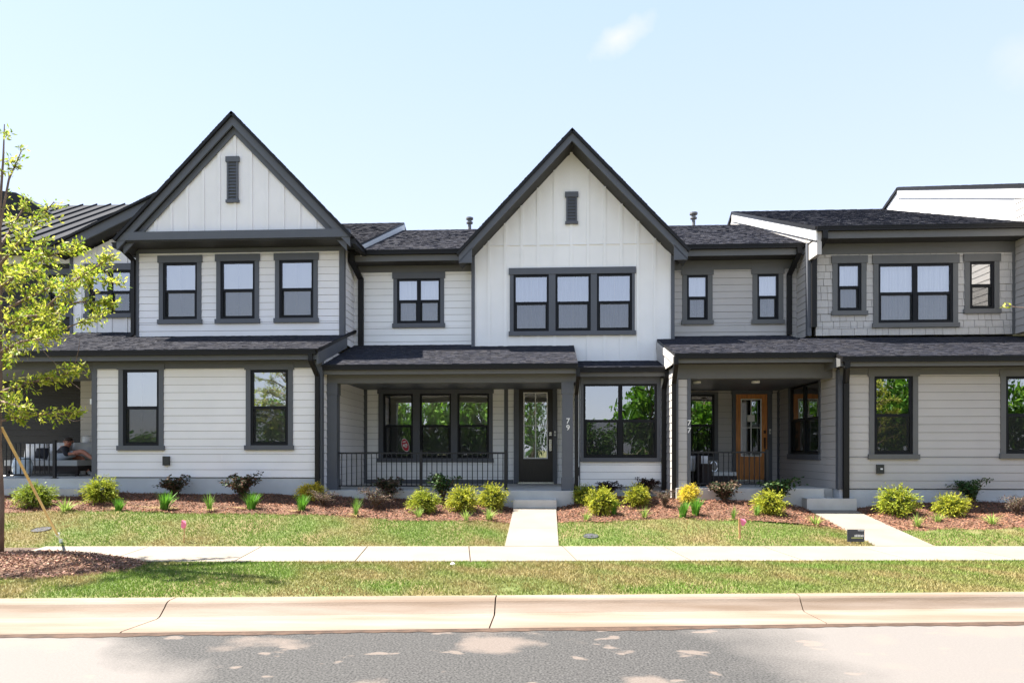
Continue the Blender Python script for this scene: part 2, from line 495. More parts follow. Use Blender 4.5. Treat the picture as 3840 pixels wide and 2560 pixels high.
# kerb: cast lengths with open joints
def kerb_ring(x):
    b, f, p, l = float(KB(x)), float(KF(x)), float(KP(x)), float(KL(x))
    d = b - f                                            # kerb depth shrinks a little along the street
    pts = [(b, -.5), (b, -.045), (b - .02, -.035), (b - .40 * d, -.037), (b - .50 * d, -.044), (b - .58 * d, -.06), (b - .66 * d, -.09), (b - .84 * d, -.142), (b - .93 * d, -.165), (f - .02, -.175)]
    return [(x, y, z) for y, z in pts] + [(x, p, -.150), (x, p - .02, -.158), (x, l, -.185), (x, l, -.5)]
kj = [PZ(656, 2242, -.04)[0], PZ(1861, 2234, -.04)[0], PZ(2985, 2226, -.04)[0]]
st = kj[2] - kj[1]
kj = [kj[0] - 2 * st, kj[0] - st] + kj + [kj[2] + st, kj[2] + 2 * st, kj[2] + 3 * st]
kerb = tag(empty('kerb', (0, 7, -.2)), 'sandy concrete rolled kerb and gutter along the road edge', 'kerb')
for a, b in zip(kj[:-1], kj[1:]):
    a += .007; b -= .007
    m = MB(); m.tube_rings([kerb_ring(a), kerb_ring(a + .01), kerb_ring((a + b) / 2), kerb_ring(b - .01), kerb_ring(b)])
    m.build('kerb_length', 'kerb_concrete', kerb)
m = MB(); m.tube_rings([[(x, float(KB(x)) - .05, -.5), (x, float(KB(x)) - .05, -.1), (x, float(KF(x)) + .1, -.19), (x, float(KL(x)) + .05, -.19), (x, float(KL(x)) + .05, -.5)] for x in (kj[0], kj[-1])])
m.build('joint_filler', 'soil_dark', kerb)

# sidewalk slabs
sw = tag(empty('sidewalk', (0, 10, -.1)), kind='structure')
jf = [-900, -440, 171, 560, 982, 1378, 1758, 2110, 2488, 2860, 3221, 3590, 3960, 4400]
for a, b in zip(jf[2:-1], jf[3:]):
    def near(u): return 1727 + (u - 1727) * 1.146
    ps = []
    for u, nr in ((a, 0), (b, 0), (b, 1), (a, 1)):
        x, y = PZ(u, 2047) if not nr else PZ(near(u), 2105)
        y = float(SWN(x) if nr else SWF(x))
        ps.append([x, y])
    if a == 171: ps[3] = list(PZ(40, 2090)); ps[3][1] = float(SWN(ps[3][0]))
    ps[0][0] += .008; ps[3][0] += .008; ps[1][0] -= .008; ps[2][0] -= .008
    m = MB(); m.hexa([(x, y, -.12) for x, y in reversed(ps)], [(x, y, 0) for x, y in reversed(ps)])
    m.build('slab', 'walk_concrete', sw)
m = MB(); m.quad(*[(x, float(f(x)) + s, -.02) for x, f, s in ((-8.5, SWN, .02), (14, SWN, .02), (14, SWF, -.02), (-8.5, SWF, -.02))])
m.build('joint_filler', 'soil_dark', sw)

# front paths
PATH1, PATH2 = (-.66, .19), (5.2, 6.12)
def path(name, x0, x1, yend, zend, seams):
    o = tag(empty(name, (x0, 11, 0)), kind='structure')
    ys = [None] + seams + [yend]
    for i in range(len(ys) - 1):
        m = MB(); lo, hi = [], []
        for x, k in ((x0, i), (x1, i), (x1, i + 1), (x0, i + 1)):
            y = float(SWF(x)) + .006 if ys[k] is None else ys[k]
            if k == i and k: y += .006
            z = zend * (y - float(SWF(x))) / (yend - float(SWF(x))) + .003
            lo.append((x, y, z - .25)); hi.append((x, y, z))
        m.hexa(lo, hi); m.build('slab', 'walk_concrete', o)
path('front_path', *PATH1, 13.72, .35, [12.0])
path('front_path', *PATH2, 14.28, .37, [12.2])

# lawns, beds
MB_LEFT = [(-60, 1932), (11, 1930), (163, 1921), (326, 1917), (490, 1917), (735, 1928), (980, 1930), (1250, 1934), (1400, 1945), (1552, 1955), (1879, 1963)]
MB_MID = [(2096, 1960), (2260, 1958), (2430, 1950), (2559, 1946), (2778, 1952), (2995, 1966), (3100, 1980), (3170, 1992)]
MB_RIGHT = [(3376, 1986), (3594, 1982), (3840, 1980), (4100, 1978)]
def bed_curve(pts):
    q = np.array([G(u, v)[:2] for u, v in pts]); q = q[np.argsort(q[:, 0])]
    return lambda X: np.interp(X, q[:, 0], q[:, 1]) + .035 * vnoise(np.asarray(X), 0 * np.asarray(X), 3.2, 5)
def grid(X0, X1, fa, fb, fz, nx, ny):
    xs = np.linspace(X0, X1, nx); V = []
    for t in np.linspace(0, 1, ny):
        ya, yb = fa(xs), fb(xs); y = ya + (yb - ya) * t
        V.append(np.stack([xs, y, fz(xs, y)], 1))
    V = np.concatenate(V); i = np.arange(nx - 1)[None, :] + nx * np.arange(ny - 1)[:, None]
    F = np.stack([i, i + 1, i + nx + 1, i + nx], -1).reshape(-1, 4)
    return V, F
GRASS, CHIPS = [], []
def lawn_col(X, Y, straw):
    n = len(X)
    p = np.clip(.5 + .62 * vnoise(X, Y, 1.3, 1) + .42 * vnoise(X, Y, 4.0, 2) + straw, 0, 1)[:, None]
    c = np.array([.135, .21, .034]) * (1 - p) + np.array([.25, .205, .078]) * p
    return c * (1 + RNG.normal(0, .15, (n, 1)))
def sow(X0, X1, fa, fb, fz, dens, straw, hmin, hmax, clip=None):
    xs = np.linspace(X0, X1, 50); area = np.mean(fb(xs) - fa(xs)) * (X1 - X0); n = int(area * dens)
    X = RNG.uniform(X0, X1, n); t = RNG.uniform(0, 1, n); Y = fa(X) + (fb(X) - fa(X)) * t
    keep = np.abs((X * CS + Y * SN) / (-X * SN + Y * CS)) < 1.05
    bare = vnoise(X, Y, 1.1, 9) + .5 * vnoise(X, Y, 5, 3)
    keep &= ~((bare > 1.25) & (RNG.uniform(size=n) < .85))
    if clip is not None: keep &= clip(X, Y)
    X, Y = X[keep], Y[keep]; n = len(X); Z = fz(X, Y)
    c = lawn_col(X, Y, straw)
    h = RNG.uniform(hmin, hmax, n); a = RNG.uniform(0, 6.28, n); w = RNG.uniform(.004, .008, n)
    lean = RNG.normal(0, .55, (n, 2)) * h[:, None]
    b0 = np.stack([X - np.cos(a) * w, Y - np.sin(a) * w, Z - .004], 1); b1 = np.stack([X + np.cos(a) * w, Y + np.sin(a) * w, Z - .004], 1)
    tp = np.stack([X + lean[:, 0], Y + lean[:, 1], Z + h], 1)
    V = np.stack([b0, b1, tp], 1).reshape(-1, 3)
    GRASS.append((V, np.arange(3 * n).reshape(n, 3), np.repeat(np.clip(c, .01, .9), 3, 0)))
def chips(X0, X1, fa, fb, fz, dens, base, clip=None):
    xs = np.linspace(X0, X1, 50); n = int(np.mean(fb(xs) - fa(xs)) * (X1 - X0) * dens)
    X = RNG.uniform(X0, X1, n); Y = fa(X) + (fb(X) - fa(X)) * RNG.uniform(0, 1, n)
    if clip is not None:
        k = clip(X, Y); X, Y = X[k], Y[k]; n = len(X)
    pos = np.stack([X, Y, fz(X, Y) + RNG.uniform(.0, .022, n)], 1)
    a = RNG.uniform(0, 6.28, n); d = np.stack([np.cos(a), np.sin(a), RNG.normal(0, .35, n)], 1); d /= np.linalg.norm(d, axis=1, keepdims=True)
    CHIPS.append(leaves(pos, d, RNG.uniform(.02, .06, n), RNG.uniform(.008, .02, n), jitter(base, n, .38, .08)))

HOUSE_Y = lambda X: np.full_like(np.asarray(X, float), 15.6)
zsoil = lambda X, Y: zlawn(X, Y) - .004 + .018 * vnoise(X, Y, 3.0, 7) * np.clip((Y - SWF(X)) / .5, 0, 1)
for nm, X0, X1, pts in (('left', -14, PATH1[0] - .004, MB_LEFT), ('mid', PATH1[1] + .004, PATH2[0] - .004, MB_MID), ('right', PATH2[1] + .004, 15, MB_RIGHT)):
    bc = bed_curve(pts); nx = max(30, int((X1 - X0) * 9))
    V, F = grid(X0, X1, SWF, bc, lambda X, Y: zlawn(X, Y) + .008 * vnoise(X, Y, 4, 4), nx, 14)
    tag(link(bpy.data.objects.new('lawn', fast_mesh('lawn', V, F, 'grass_soil'))), kind='structure')
    V, F = grid(X0, X1, bc, HOUSE_Y, zsoil, nx, 16)
    tag(link(bpy.data.objects.new('mulch_bed', fast_mesh('mulch_bed', V, F, 'soil'))), kind='structure')
    sow(max(X0, -13), min(X1, 14), SWF, lambda X: bc(X) + .03, lambda X, Y: zlawn(X, Y) + .008 * vnoise(X, Y, 4, 4), 2700, -.34, .02, .045)
    chips(max(X0, -13), min(X1, 14), lambda X: bc(X) - .06, lambda X: np.full_like(X, 15.0), zsoil, 1300, (.225, .11, .066))
RCX, RCY = -6.75, 8.55
def inring(X, Y, k=1.0): return ((X - RCX) / 1.5) ** 2 + ((Y - RCY) / .85) ** 2 < k * (1 + .12 * np.sin(5 * np.arctan2(Y - RCY, X - RCX)))
V, F = grid(-22, 22, KB, SWN, zverge, 200, 10)
tag(link(bpy.data.objects.new('verge', fast_mesh('verge', V, F, 'grass_soil'))), kind='structure')
sow(-11.5, 12, lambda X: KB(X) + .01, lambda X: SWN(X) - .005, zverge, 3400, .04, .018, .04, clip=lambda X, Y: ~inring(X, Y, .8))
zm = lambda X, Y: zverge(X, np.minimum(Y, SWN(X))) + np.clip(.17 * (1 - ((X - RCX) / 1.5) ** 2 - ((Y - RCY) / .85) ** 2), -.03, 1)
V, F = grid(RCX - 1.7, RCX + 1.7, lambda X: np.full_like(X, RCY - 1.0), lambda X: np.full_like(X, RCY + 1.0), zm, 40, 30)
tag(link(bpy.data.objects.new('mulch_mound', fast_mesh('mulch_mound', V, F, 'soil'))), kind='structure')
chips(RCX - 1.7, RCX + 1.7, lambda X: np.full_like(X, RCY - 1), lambda X: np.full_like(X, RCY + 1), zm, 2600, (.27, .165, .115), clip=lambda X, Y: inring(X, Y))
V, F, C = merge(GRASS)
tag(link(bpy.data.objects.new('grass', fast_mesh('grass', V, F, 'grass', C))), 'short patchy green and straw coloured grass on lawns and verge', 'grass', kind='stuff')
V, F, C = merge(CHIPS)
tag(link(bpy.data.objects.new('mulch', fast_mesh('mulch', V, F, 'mulch', C))), 'red brown bark mulch covering the planting beds', 'mulch', kind='stuff')

# ================================================================== HOUSE PARTS
def wbox(o, W, a0, a1, d0, d1, z0, z1):        # box on a wall: a along it, d outwards
    if o == 'F': return (a0, a1, W - d1, W - d0, z0, z1)
    if o == 'R': return (W + d0, W + d1, a0, a1, z0, z1)
    return (W - d1, W - d0, a0, a1, z0, z1)

WEDGE = {}
def wedge_mesh(m, o):
    if (m, o) not in WEDGE:
        V = []
        for a in (0, 1):
            for d in (0, 1):
                for z in (0, 1):
                    dd = d * (1 if z == 0 else .55)
                    V.append((a, 1 - dd, z) if o == 'F' else (dd, a, z) if o == 'R' else (1 - dd, a, z))
        me = bpy.data.meshes.new('plank_' + m); me.from_pydata(V, [], BOXF); me.materials.append(MATS[m])
        bm = bmesh.new(); bm.from_mesh(me); bmesh.ops.recalc_face_normals(bm, faces=bm.faces); bm.to_mesh(me); bm.free()
        WEDGE[(m, o)] = me
    return WEDGE[(m, o)]

def cells(a0, a1, z0, z1, holes):
    A = sorted({a0, a1, *[min(max(x, a0), a1) for h in holes for x in h[:2]]}); Z = sorted({z0, z1, *[min(max(x, z0), z1) for h in holes for x in h[2:]]})
    out = []
    for i in range(len(A) - 1):
        for j in range(len(Z) - 1):
            ca, cz = (A[i] + A[i + 1]) / 2, (Z[j] + Z[j + 1]) / 2
            if not any(h[0] < ca < h[1] and h[2] < cz < h[3] for h in holes): out.append((A[i], A[i + 1], Z[j], Z[j + 1]))
    return out

def wall_back(T, o, W, a0, a1, z0, z1, m, holes=()):
    b = MB()
    for c in cells(a0, a1, z0, z1, holes): b.box(*wbox(o, W, c[0], c[1], -.1, 0, c[2], c[3]))
    return b.build('wall', m, T)

def lap_wall(T, o, W, a0, a1, z0, z1, m, holes=(), exp=.16, thick=.02):
    wl_ = wall_back(T, o, W, a0, a1, z0, z1, 'wall_wrap', holes)
    me = wedge_mesh(m, o); z = z0
    while z < z1 - .01:
        zt = min(z + exp - .0065, z1)
        for c in cells(a0, a1, z, zt, [h for h in holes if h[2] < zt - .004 and h[3] > z + .004]):
            x0, x1, y0, y1, q0, q1 = wbox(o, W, c[0] + .001, c[1] - .001, .0005, thick, c[2], c[3])
            if q1 - q0 < .012 or c[1] - c[0] < .02: continue
            cut = [x0, x1]
            if o == 'F' and x1 - x0 > 2.6: cut = [x0, x0 + (x1 - x0) * random.uniform(.25, .75), x1]
            for xa_, xb_ in zip(cut[:-1], cut[1:]):
                ob = bpy.data.objects.new('plank', me)
                link(ob, wl_, Matrix.Translation((xa_, y0, q0)) @ Matrix.Diagonal((xb_ - xa_ - (.002 if xb_ < x1 else 0), y1 - y0, q1 - q0, 1)))
        z += exp
    return wl_

def shake_wall(T, W, a0, a1, z0, z1, m, holes, exp=.16):
    wl_ = wall_back(T, 'F', W, a0, a1, z0, z1, 'wall_wrap', holes); me = wedge_mesh(m, 'F'); z = z0; r = random.Random(3)
    while z < z1 - .03:
        zt = min(z + exp - .006, z1); x = a0 - r.uniform(0, .15)
        hs = [h for h in holes if h[2] < zt and h[3] > z]
        while x < a1 - .02:
            w = r.choice((.14, .19, .24, .28)); xa, xb = max(x, a0), min(x + w, a1); x += w
            for c in cells(xa, xb, z, zt, hs):
                if c[1] - c[0] < .03 or c[3] - c[2] < .03: continue
                t = r.uniform(.016, .026)
                ob = bpy.data.objects.new('shingle', me)
                link(ob, wl_, Matrix.Translation((c[0] + .003, W - t, c[2] - r.uniform(0, .004))) @ Matrix.Diagonal((c[1] - c[0] - .008, t, c[3] - c[2], 1)))
        z += exp
    return wl_

def bb_wall(T, W, x0, x1, z0, topf, m, holes=(), bx0=None, sp=.385, seam=None):
    """board and batten wall with a sloped top edge topf(x)"""
    b = MB(); zc = min(topf(x0), topf(x1)) if seam is None else seam
    for c in cells(x0, x1, z0, zc, holes): b.box(c[0], c[1], W, W + .1, c[2], c[3])
    xs = sorted({x0, x1, *[x0 + (x1 - x0) * k / 40 for k in range(41)]})
    pts = [(x, max(topf(x), zc + .001)) for x in xs]
    b.prism([(x0, zc), (x1, zc)] + pts[::-1], W, W + .1)
    wl_ = b.build('wall', m, T)
    x = bx0 if bx0 is not None else x0 + sp / 2
    while x < x1 - .03:
        if x > x0 + .03:
            zs = [(z0, topf(x) - .01)]
            for h in holes:
                if h[0] - .03 < x < h[1] + .03: zs = [q for s in zs for q in ((s[0], min(s[1], h[2])), (max(s[0], h[3]), s[1])) if q[1] - q[0] > .03]
            for q in zs: bx('batten', x - .032, x + .032, W - .02, W - .0005, q[0], q[1], m, wl_)
        x += sp
    return wl_

def hole(r, e=.03): return (r[0] + e, r[1] - e, r[2] + e, r[3] - e)

def window(T, o, W, rect, units, trim='trim_grey', head=.15, sill=.1, blind=None, screen=True, rail=.5, grille=False, tint='glass', bar=.05, label=None, proud=0.0, ears=True):
    """double hung window: casing with head and sill, dark frame, panes, screen, blind"""
    a0, a1, z0, z1 = rect; D = .034 + proud; e = .025 if ears else 0.0
    c = MB()
    c.box(*wbox(o, W, a0 - e, a1 + e, .0, D + .014, z1 - head, z1))
    c.box(*wbox(o, W, a0 - e, a1 + e, .0, D + .03, z0, z0 + sill))
    ed = [a0] + [x for u in units for x in u] + [a1]
    for k in range(0, len(ed), 2):
        if ed[k + 1] - ed[k] > .004: c.box(*wbox(o, W, ed[k], ed[k + 1], -.02, D, z0 + sill, z1 - head))
    w = c.build('window', trim, T)
    if label: w['label'] = label
    f = MB(); zb, zt = z0 + sill, z1 - head; zr = zb + (zt - zb) * rail
    gl, sc_, bl, gr = [], [], MB(), MB(); hasb = False
    for (p, q) in units:
        for (s0, s1, s2, s3, dd) in ((p, p + bar, zb, zt, .016), (q - bar, q, zb, zt, .016), (p + bar, q - bar, zb, zb + bar, .016), (p + bar, q - bar, zt - bar, zt, .016), (p + bar, q - bar, zr - .03, zr + .03, .006)):
            f.box(*wbox(o, W, s0, s1, -.055, dd, s2, s3))
        f.box(*wbox(o, W, p + bar, p + bar + .028, -.05, -.008, zb + bar, zr - .03)).box(*wbox(o, W, q - bar - .028, q - bar, -.05, -.008, zb + bar, zr - .03)).box(*wbox(o, W, p + bar + .028, q - bar - .028, -.05, -.008, zb + bar, zb + bar + .03))
        gl.append((p + bar, q - bar, zr + .03, zt - bar, -.016)); gl.append((p + bar + .028, q - bar - .028, zb + bar + .03, zr - .03, -.04))
        sc_.append((p + bar, q - bar, zb + bar, zr - .03, -.002))
        if grille: gr.box(*wbox(o, W, (p + q) / 2 - .007, (p + q) / 2 + .007, -.024, -.018, zr + .03, zt - bar)).box(*wbox(o, W, (p + q) / 2 - .007, (p + q) / 2 + .007, -.048, -.042, zb + bar, zr - .03))
    f.build('frame', 'frame_black', w)
    def sheet(name, r, m):
        x = wbox(o, W, r[0], r[1], r[4], r[4] + .001, r[2], r[3]); s = MB()
        if o == 'F': s.quad((x[0], x[2], x[4]), (x[1], x[2], x[4]), (x[1], x[2], x[5]), (x[0], x[2], x[5]))
        elif o == 'R': s.quad((x[1], x[2], x[4]), (x[1], x[3], x[4]), (x[1], x[3], x[5]), (x[1], x[2], x[5]))
        else: s.quad((x[0], x[3], x[4]), (x[0], x[2], x[4]), (x[0], x[2], x[5]), (x[0], x[3], x[5]))
        return s.build(name, m, w)
    for r in gl: sheet('pane', r, tint)
    if screen:
        for r in sc_: sheet('screen', r, 'screen_dense' if z1 < 4 else 'screen')
    if grille: gr.build('grille', 'trim_grey' if blind is None else 'cushion', w)
    for (p, q) in units:
        if blind == 'slats':
            z = zt - .05; s = MB(); s.box(*wbox(o, W, p + .03, q - .03, -.14, -.09, zt - .09, zt - .04))
            while z > zb + .06:
                s.hexa([wp(o, W, p + .04, -.085, z), wp(o, W, q - .04, -.085, z), wp(o, W, q - .04, -.112, z - .022), wp(o, W, p + .04, -.112, z - .022)],
                       [wp(o, W, p + .04, -.087, z + .002), wp(o, W, q - .04, -.087, z + .002), wp(o, W, q - .04, -.114, z - .02), wp(o, W, p + .04, -.114, z - .02)]); z -= .025
            s.build('blind', 'blind', w)
        elif blind:
            s = MB(); n = 40
            pts = [(p + .02 + (q - p - .04) * k / n, -.12 + .02 * math.sin(k * 1.9 + p * 9) + .012 * math.sin(k * .8)) for k in range(n + 1)]
            for k in range(n):
                s.quad(wp(o, W, pts[k][0], pts[k][1], zb), wp(o, W, pts[k + 1][0], pts[k + 1][1], zb), wp(o, W, pts[k + 1][0], pts[k + 1][1], zt), wp(o, W, pts[k][0], pts[k][1], zt))
            s.build('curtain', blind, w)
    r = MB(); A0, A1, Z0, Z1 = units[0][0], units[-1][1], zb, zt
    k = [wp(o, W, a, d, z) for d in (-.06, -1.1) for a, z in ((A0, Z0), (A1, Z0), (A1, Z1), (A0, Z1))]
    for ix in ((4, 5, 6, 7), (0, 1, 5, 4), (1, 2, 6, 5), (2, 3, 7, 6), (3, 0, 4, 7)): r.quad(*[k[i] for i in ix])
    r.build('room_recess', 'room', w)
    return w

def wp(o, W, a, d, z):
    return (a, W - d, z) if o == 'F' else (W + d, a, z) if o == 'R' else (W - d, a, z)

def roof(T, eL, eR, rR, rL, th=.07, m='shingle', shing=True, tone=1.0):
    eL, eR, rR, rL = map(Vector, (eL, eR, rR, rL)); n = (eR - eL).cross(rL - eL).normalized()
    if n.z < 0: n = -n
    b = MB(); b.hexa([p - n * th for p in (eL, eR, rR, rL)], [eL, eR, rR, rL])
    R_ = b.build('roof', 'gutter_black' if shing else m, T)
    if not shing: return R_
    L = (rL - eL).length; nv = max(2, int(L / .085)); V, F, C = [], [], []
    r = random.Random(int(abs(eL.x * 100 + eL.z * 37)))
    for j in range(nv):
        t0, t1 = j / nv, min(1, (j + 1.25) / nv); a0, b0 = eL.lerp(rL, t0), eR.lerp(rR, t0); a1, b1 = eL.lerp(rL, t1), eR.lerp(rR, t1)
        W_ = (b0 - a0).length; x = -r.uniform(0, .3)
        while x < W_:
            w = r.uniform(.05, .13); s0, s1 = max(x, 0) / W_, min(x + w, W_) / W_; x += w
            if s1 - s0 < .001: continue
            h = r.choice((.006, .009, .013)); i = len(V)
            V += [a0.lerp(b0, s0) + n * h, a0.lerp(b0, s1) + n * h, a1.lerp(b1, s1) + n * .003, a1.lerp(b1, s0) + n * .003, a0.lerp(b0, s0), a0.lerp(b0, s1)]
            F += [(i, i + 1, i + 2, i + 3), (i + 4, i + 5, i + 1, i)]
            k = r.uniform(.82, 1.18) * tone; tint = r.choice(((.027, .028, .036), (.032, .032, .040), (.024, .025, .034), (.034, .033, .038)))
            C += [tuple(q * k for q in tint)] * 6
    sh = link(bpy.data.objects.new('shingles', fast_mesh('shingles', [tuple(v) for v in V], F, 'shingle', C)), R_)
    tag(sh, kind='stuff')
    return R_

def eave(T, x0, x1, ye, zt, wy, fascia='trim_greige', fz=.23, frieze=.12, gut=.10, wx=None):
    """gutter, fascia, soffit and frieze under a front eave"""
    g_ = MB(); y = ye
    g_.prism([(0, 0)] * 0 + [(x0, zt - gut), (x1, zt - gut), (x1, zt), (x0, zt)], y - .085, y)
    g_.box(x0 - .003, x1 + .003, y - .11, y - .0, zt - .028, zt - .003).box(x0 - .002, x1 + .002, y - .096, y, zt - .062, zt - .03)
    g_.build('gutter', 'gutter_black', T)
    bx('fascia', x0 + .01, x1 - .01, y + .002, y + .03, zt - fz, zt - .02, fascia, T)
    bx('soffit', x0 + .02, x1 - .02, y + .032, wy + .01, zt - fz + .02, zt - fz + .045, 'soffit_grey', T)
    if frieze:
        w0, w1 = wx or (x0 + .03, x1 - .03)
        bx('frieze', w0, w1, wy - .036, wy - .001, zt - fz - frieze, zt - fz + .018, fascia, T)

def downspout(T, pts, w=.085, d=.065, straps=()):
    s = MB(); pts = [Vector(p) for p in pts]
    for a, b in zip(pts[:-1], pts[1:]):
        dr = (b - a).normalized(); s.bar(a - dr * .02, b + dr * .02, w, d, up=(0, 1, 0))
    o = s.build('downspout', 'gutter_black', T)
    for z, m in straps:
        p = pts[-1]; bx('strap', p.x - w / 2 - .004, p.x + w / 2 + .004, p.y - d / 2 - .004, p.y + d / 2, z, z + .03, m, o)
    return o

def corner(T, o, W, a0, a1, z0, z1, m='trim_grey', d=.03):
    return bx('corner_board', *wbox(o, W, a0, a1, .001, d, z0, z1), m, T)

def louver(T, W, rect, n=11):
    x0, x1, z0, z1 = rect; c = MB()
    c.box(x0 - .015, x1 + .015, W - .06, W, z1 - .12, z1).box(x0 + .012, x0 + .05, W - .05, W, z0 + .06, z1 - .12).box(x1 - .05, x1 - .012, W - .05, W, z0 + .06, z1 - .12)
    c.box(x0 - .01, x1 + .01, W - .065, W, z0, z0 + .06).box(x0 + .05, x1 - .05, W - .022, W - .021, z0 + .06, z1 - .12)
    v = c.build('louver_vent', 'trim_grey', T); h = (z1 - .12 - z0 - .06) / n
    for k in range(n):
        z = z0 + .06 + k * h
        s = MB(); s.hexa([(x0 + .05, W - .048, z), (x1 - .05, W - .048, z), (x1 - .05, W - .024, z + h * .75), (x0 + .05, W - .024, z + h * .75)],
                         [(x0 + .05, W - .042, z + .01), (x1 - .05, W - .042, z + .01), (x1 - .05, W - .02, z + h * .75 + .01), (x0 + .05, W - .02, z + h * .75 + .01)])
        s.build('slat', 'trim_grey', v)

def chevron(A, L, R_, t, y0, y1, name, m, T):
    b = MB(); b.prism([L, A, (A[0], A[1] - t), (L[0], L[1] - t)], y0, y1); b.prism([A, R_, (R_[0], R_[1] - t), (A[0], A[1] - t)], y0, y1)
    return b.build(name, m, T)

def text_mesh(body, size, depth):
    cu = bpy.data.curves.new('t', 'FONT'); cu.body = body; cu.size = size; cu.extrude = depth; cu.align_x = 'CENTER'; cu.offset = size * .012
    ob = bpy.data.objects.new('t', cu); COL.objects.link(ob)
    dg = bpy.context.evaluated_depsgraph_get(); me = bpy.data.meshes.new_from_object(ob.evaluated_get(dg))
    bpy.data.objects.remove(ob); return me
def put_text(name, body, size, at, m, parent, depth=.006):
    me = text_mesh(body, size, depth); me.materials.clear(); me.materials.append(MATS[m])
    return link(bpy.data.objects.new(name, me), parent, Matrix.Translation(at) @ Matrix.Rotation(math.radians(90), 4, 'X'))

def door(T, Y, fr, slab, glass, body, zfloor, panel, trim='trim_grey', label=None):
    """entry door: casing, slab with four lights, raised panel, hardware"""
    c = MB(); x0, x1, z0, z1 = fr; s0, s1, q0, q1 = slab
    c.box(x0, s0, Y - .05, Y, z0, z1).box(s1, x1, Y - .05, Y, z0, z1).box(x0 - .012, x1 + .012, Y - .06, Y, q1, z1)
    d = c.build('door', trim, T)
    if label: d['label'] = label
    g0, g1, h0, h1 = glass; s = MB()
    for b in ((s0, g0, q0, q1), (g1, s1, q0, q1), (g0, g1, q0, h0), (g0, g1, h1, q1)): s.box(b[0], b[1], Y - .012, Y + .03, b[2], b[3])
    s.build('slab', body, d)
    p0, p1, r0, r1 = panel; s = MB()
    s.box(p0, p1, Y - .017, Y - .0125, r0, r1).box(p0 + .035, p1 - .035, Y - .024, Y - .017, r0 + .035, r1 - .035).build('panel', body, d)
    s = MB(); w = .03; xm, zm_ = (g0 + g1) / 2, (h0 + h1) / 2 - .0
    for b in ((g0, g0 + w, h0, h1), (g1 - w, g1, h0, h1), (g0 + w, g1 - w, h0, h0 + w), (g0 + w, g1 - w, h1 - w, h1)): s.box(b[0], b[1], Y - .022, Y - .004, b[2], b[3])
    s.box(xm - .013, xm + .013, Y - .017, Y - .006, h0 + w, h1 - w).box(g0 + w, xm - .009, Y - .017, Y - .006, zm_ - .009, zm_ + .009).box(xm + .009, g1 - w, Y - .017, Y - .006, zm_ - .009, zm_ + .009)
    s.build('grille', 'white_paint', d)
    for a, b in ((g0 + w, xm - .009), (xm + .009, g1 - w)):
        for e, f in ((h0 + w, zm_ - .009), (zm_ + .009, h1 - w)):
            s = MB(); s.quad((a, Y + .002, e), (b, Y + .002, e), (b, Y + .002, f), (a, Y + .002, f)); s.build('pane', 'glass', d)
    s = MB(); k = [(a, y, z) for y in (Y + .03, Y + 1.2) for a, z in ((g0, h0), (g1, h0), (g1, h1), (g0, h1))]
    for ix in ((4, 5, 6, 7), (0, 1, 5, 4), (1, 2, 6, 5), (2, 3, 7, 6), (3, 0, 4, 7)): s.quad(*[k[i] for i in ix])
    s.build('room_recess', 'room', d)
    bx('threshold', s0 - .02, s1 + .02, Y - .09, Y + .02, zfloor + .002, q0 - .002, 'steel', d)
    hx = s1 - .06; s = MB(); zc = q0 + 1.02
    s.box(hx - .03, hx + .03, Y - .02, Y - .012, zc + .14, zc + .22); s.lathe((hx, Y - .03, zc + .16), [(.012, 0), (.024, .005), (.024, .03), (.01, .035)], 10)
    s.box(hx - .025, hx + .025, Y - .02, Y - .012, zc - .24, zc + .04).tube([(hx, Y - .02, zc + .02), (hx, Y - .06, zc), (hx, Y - .06, zc - .2), (hx, Y - .02, zc - .22)], .01, 8)
    s.build('handle', 'steel' if body == 'door_brown' else 'bronze', d)
    xb_ = (s1 + x1) / 2; s = MB(); s.box(xb_ - .02, xb_ + .02, Y - .068, Y - .05, zc + .13, zc + .25); bell = s.build('doorbell', 'white_paint', d)
    bx('button', xb_ - .009, xb_ + .009, Y - .07, Y - .068, zc + .16, zc + .21, 'plastic_black', bell)
    return d

def railing(name, loc_y, x0, x1, z0, ztop, posts, label, sp=.107):
    """steel railing: top and bottom rail, single pickets, posts with foot plates"""
    T = empty(name, ((x0 + x1) / 2, loc_y, z0), label, 'railing')
    bx('top_rail', x0, x1, loc_y - .02, loc_y + .02, ztop - .035, ztop, 'black_metal', T)
    bx('bottom_rail', x0, x1, loc_y - .013, loc_y + .013, z0 + .07, z0 + .095, 'black_metal', T)
    x = x0 + sp * .6
    while x < x1 - .02:
        if not any(abs(x - p) < .04 for p in posts): bx('picket', x - .008, x + .008, loc_y - .008, loc_y + .008, z0 + .0955, ztop - .0355, 'black_metal', T)
        x += sp
    for p in posts:
        b = MB(); b.box(p - .028, p + .028, loc_y - .028, loc_y + .028, z0, ztop + .03).box(p - .05, p + .05, loc_y - .05, loc_y + .05, z0, z0 + .015).box(p - .033, p + .033, loc_y - .033, loc_y + .033, ztop + .03, ztop + .045)
        b.build('post', 'black_metal', T)
    return T

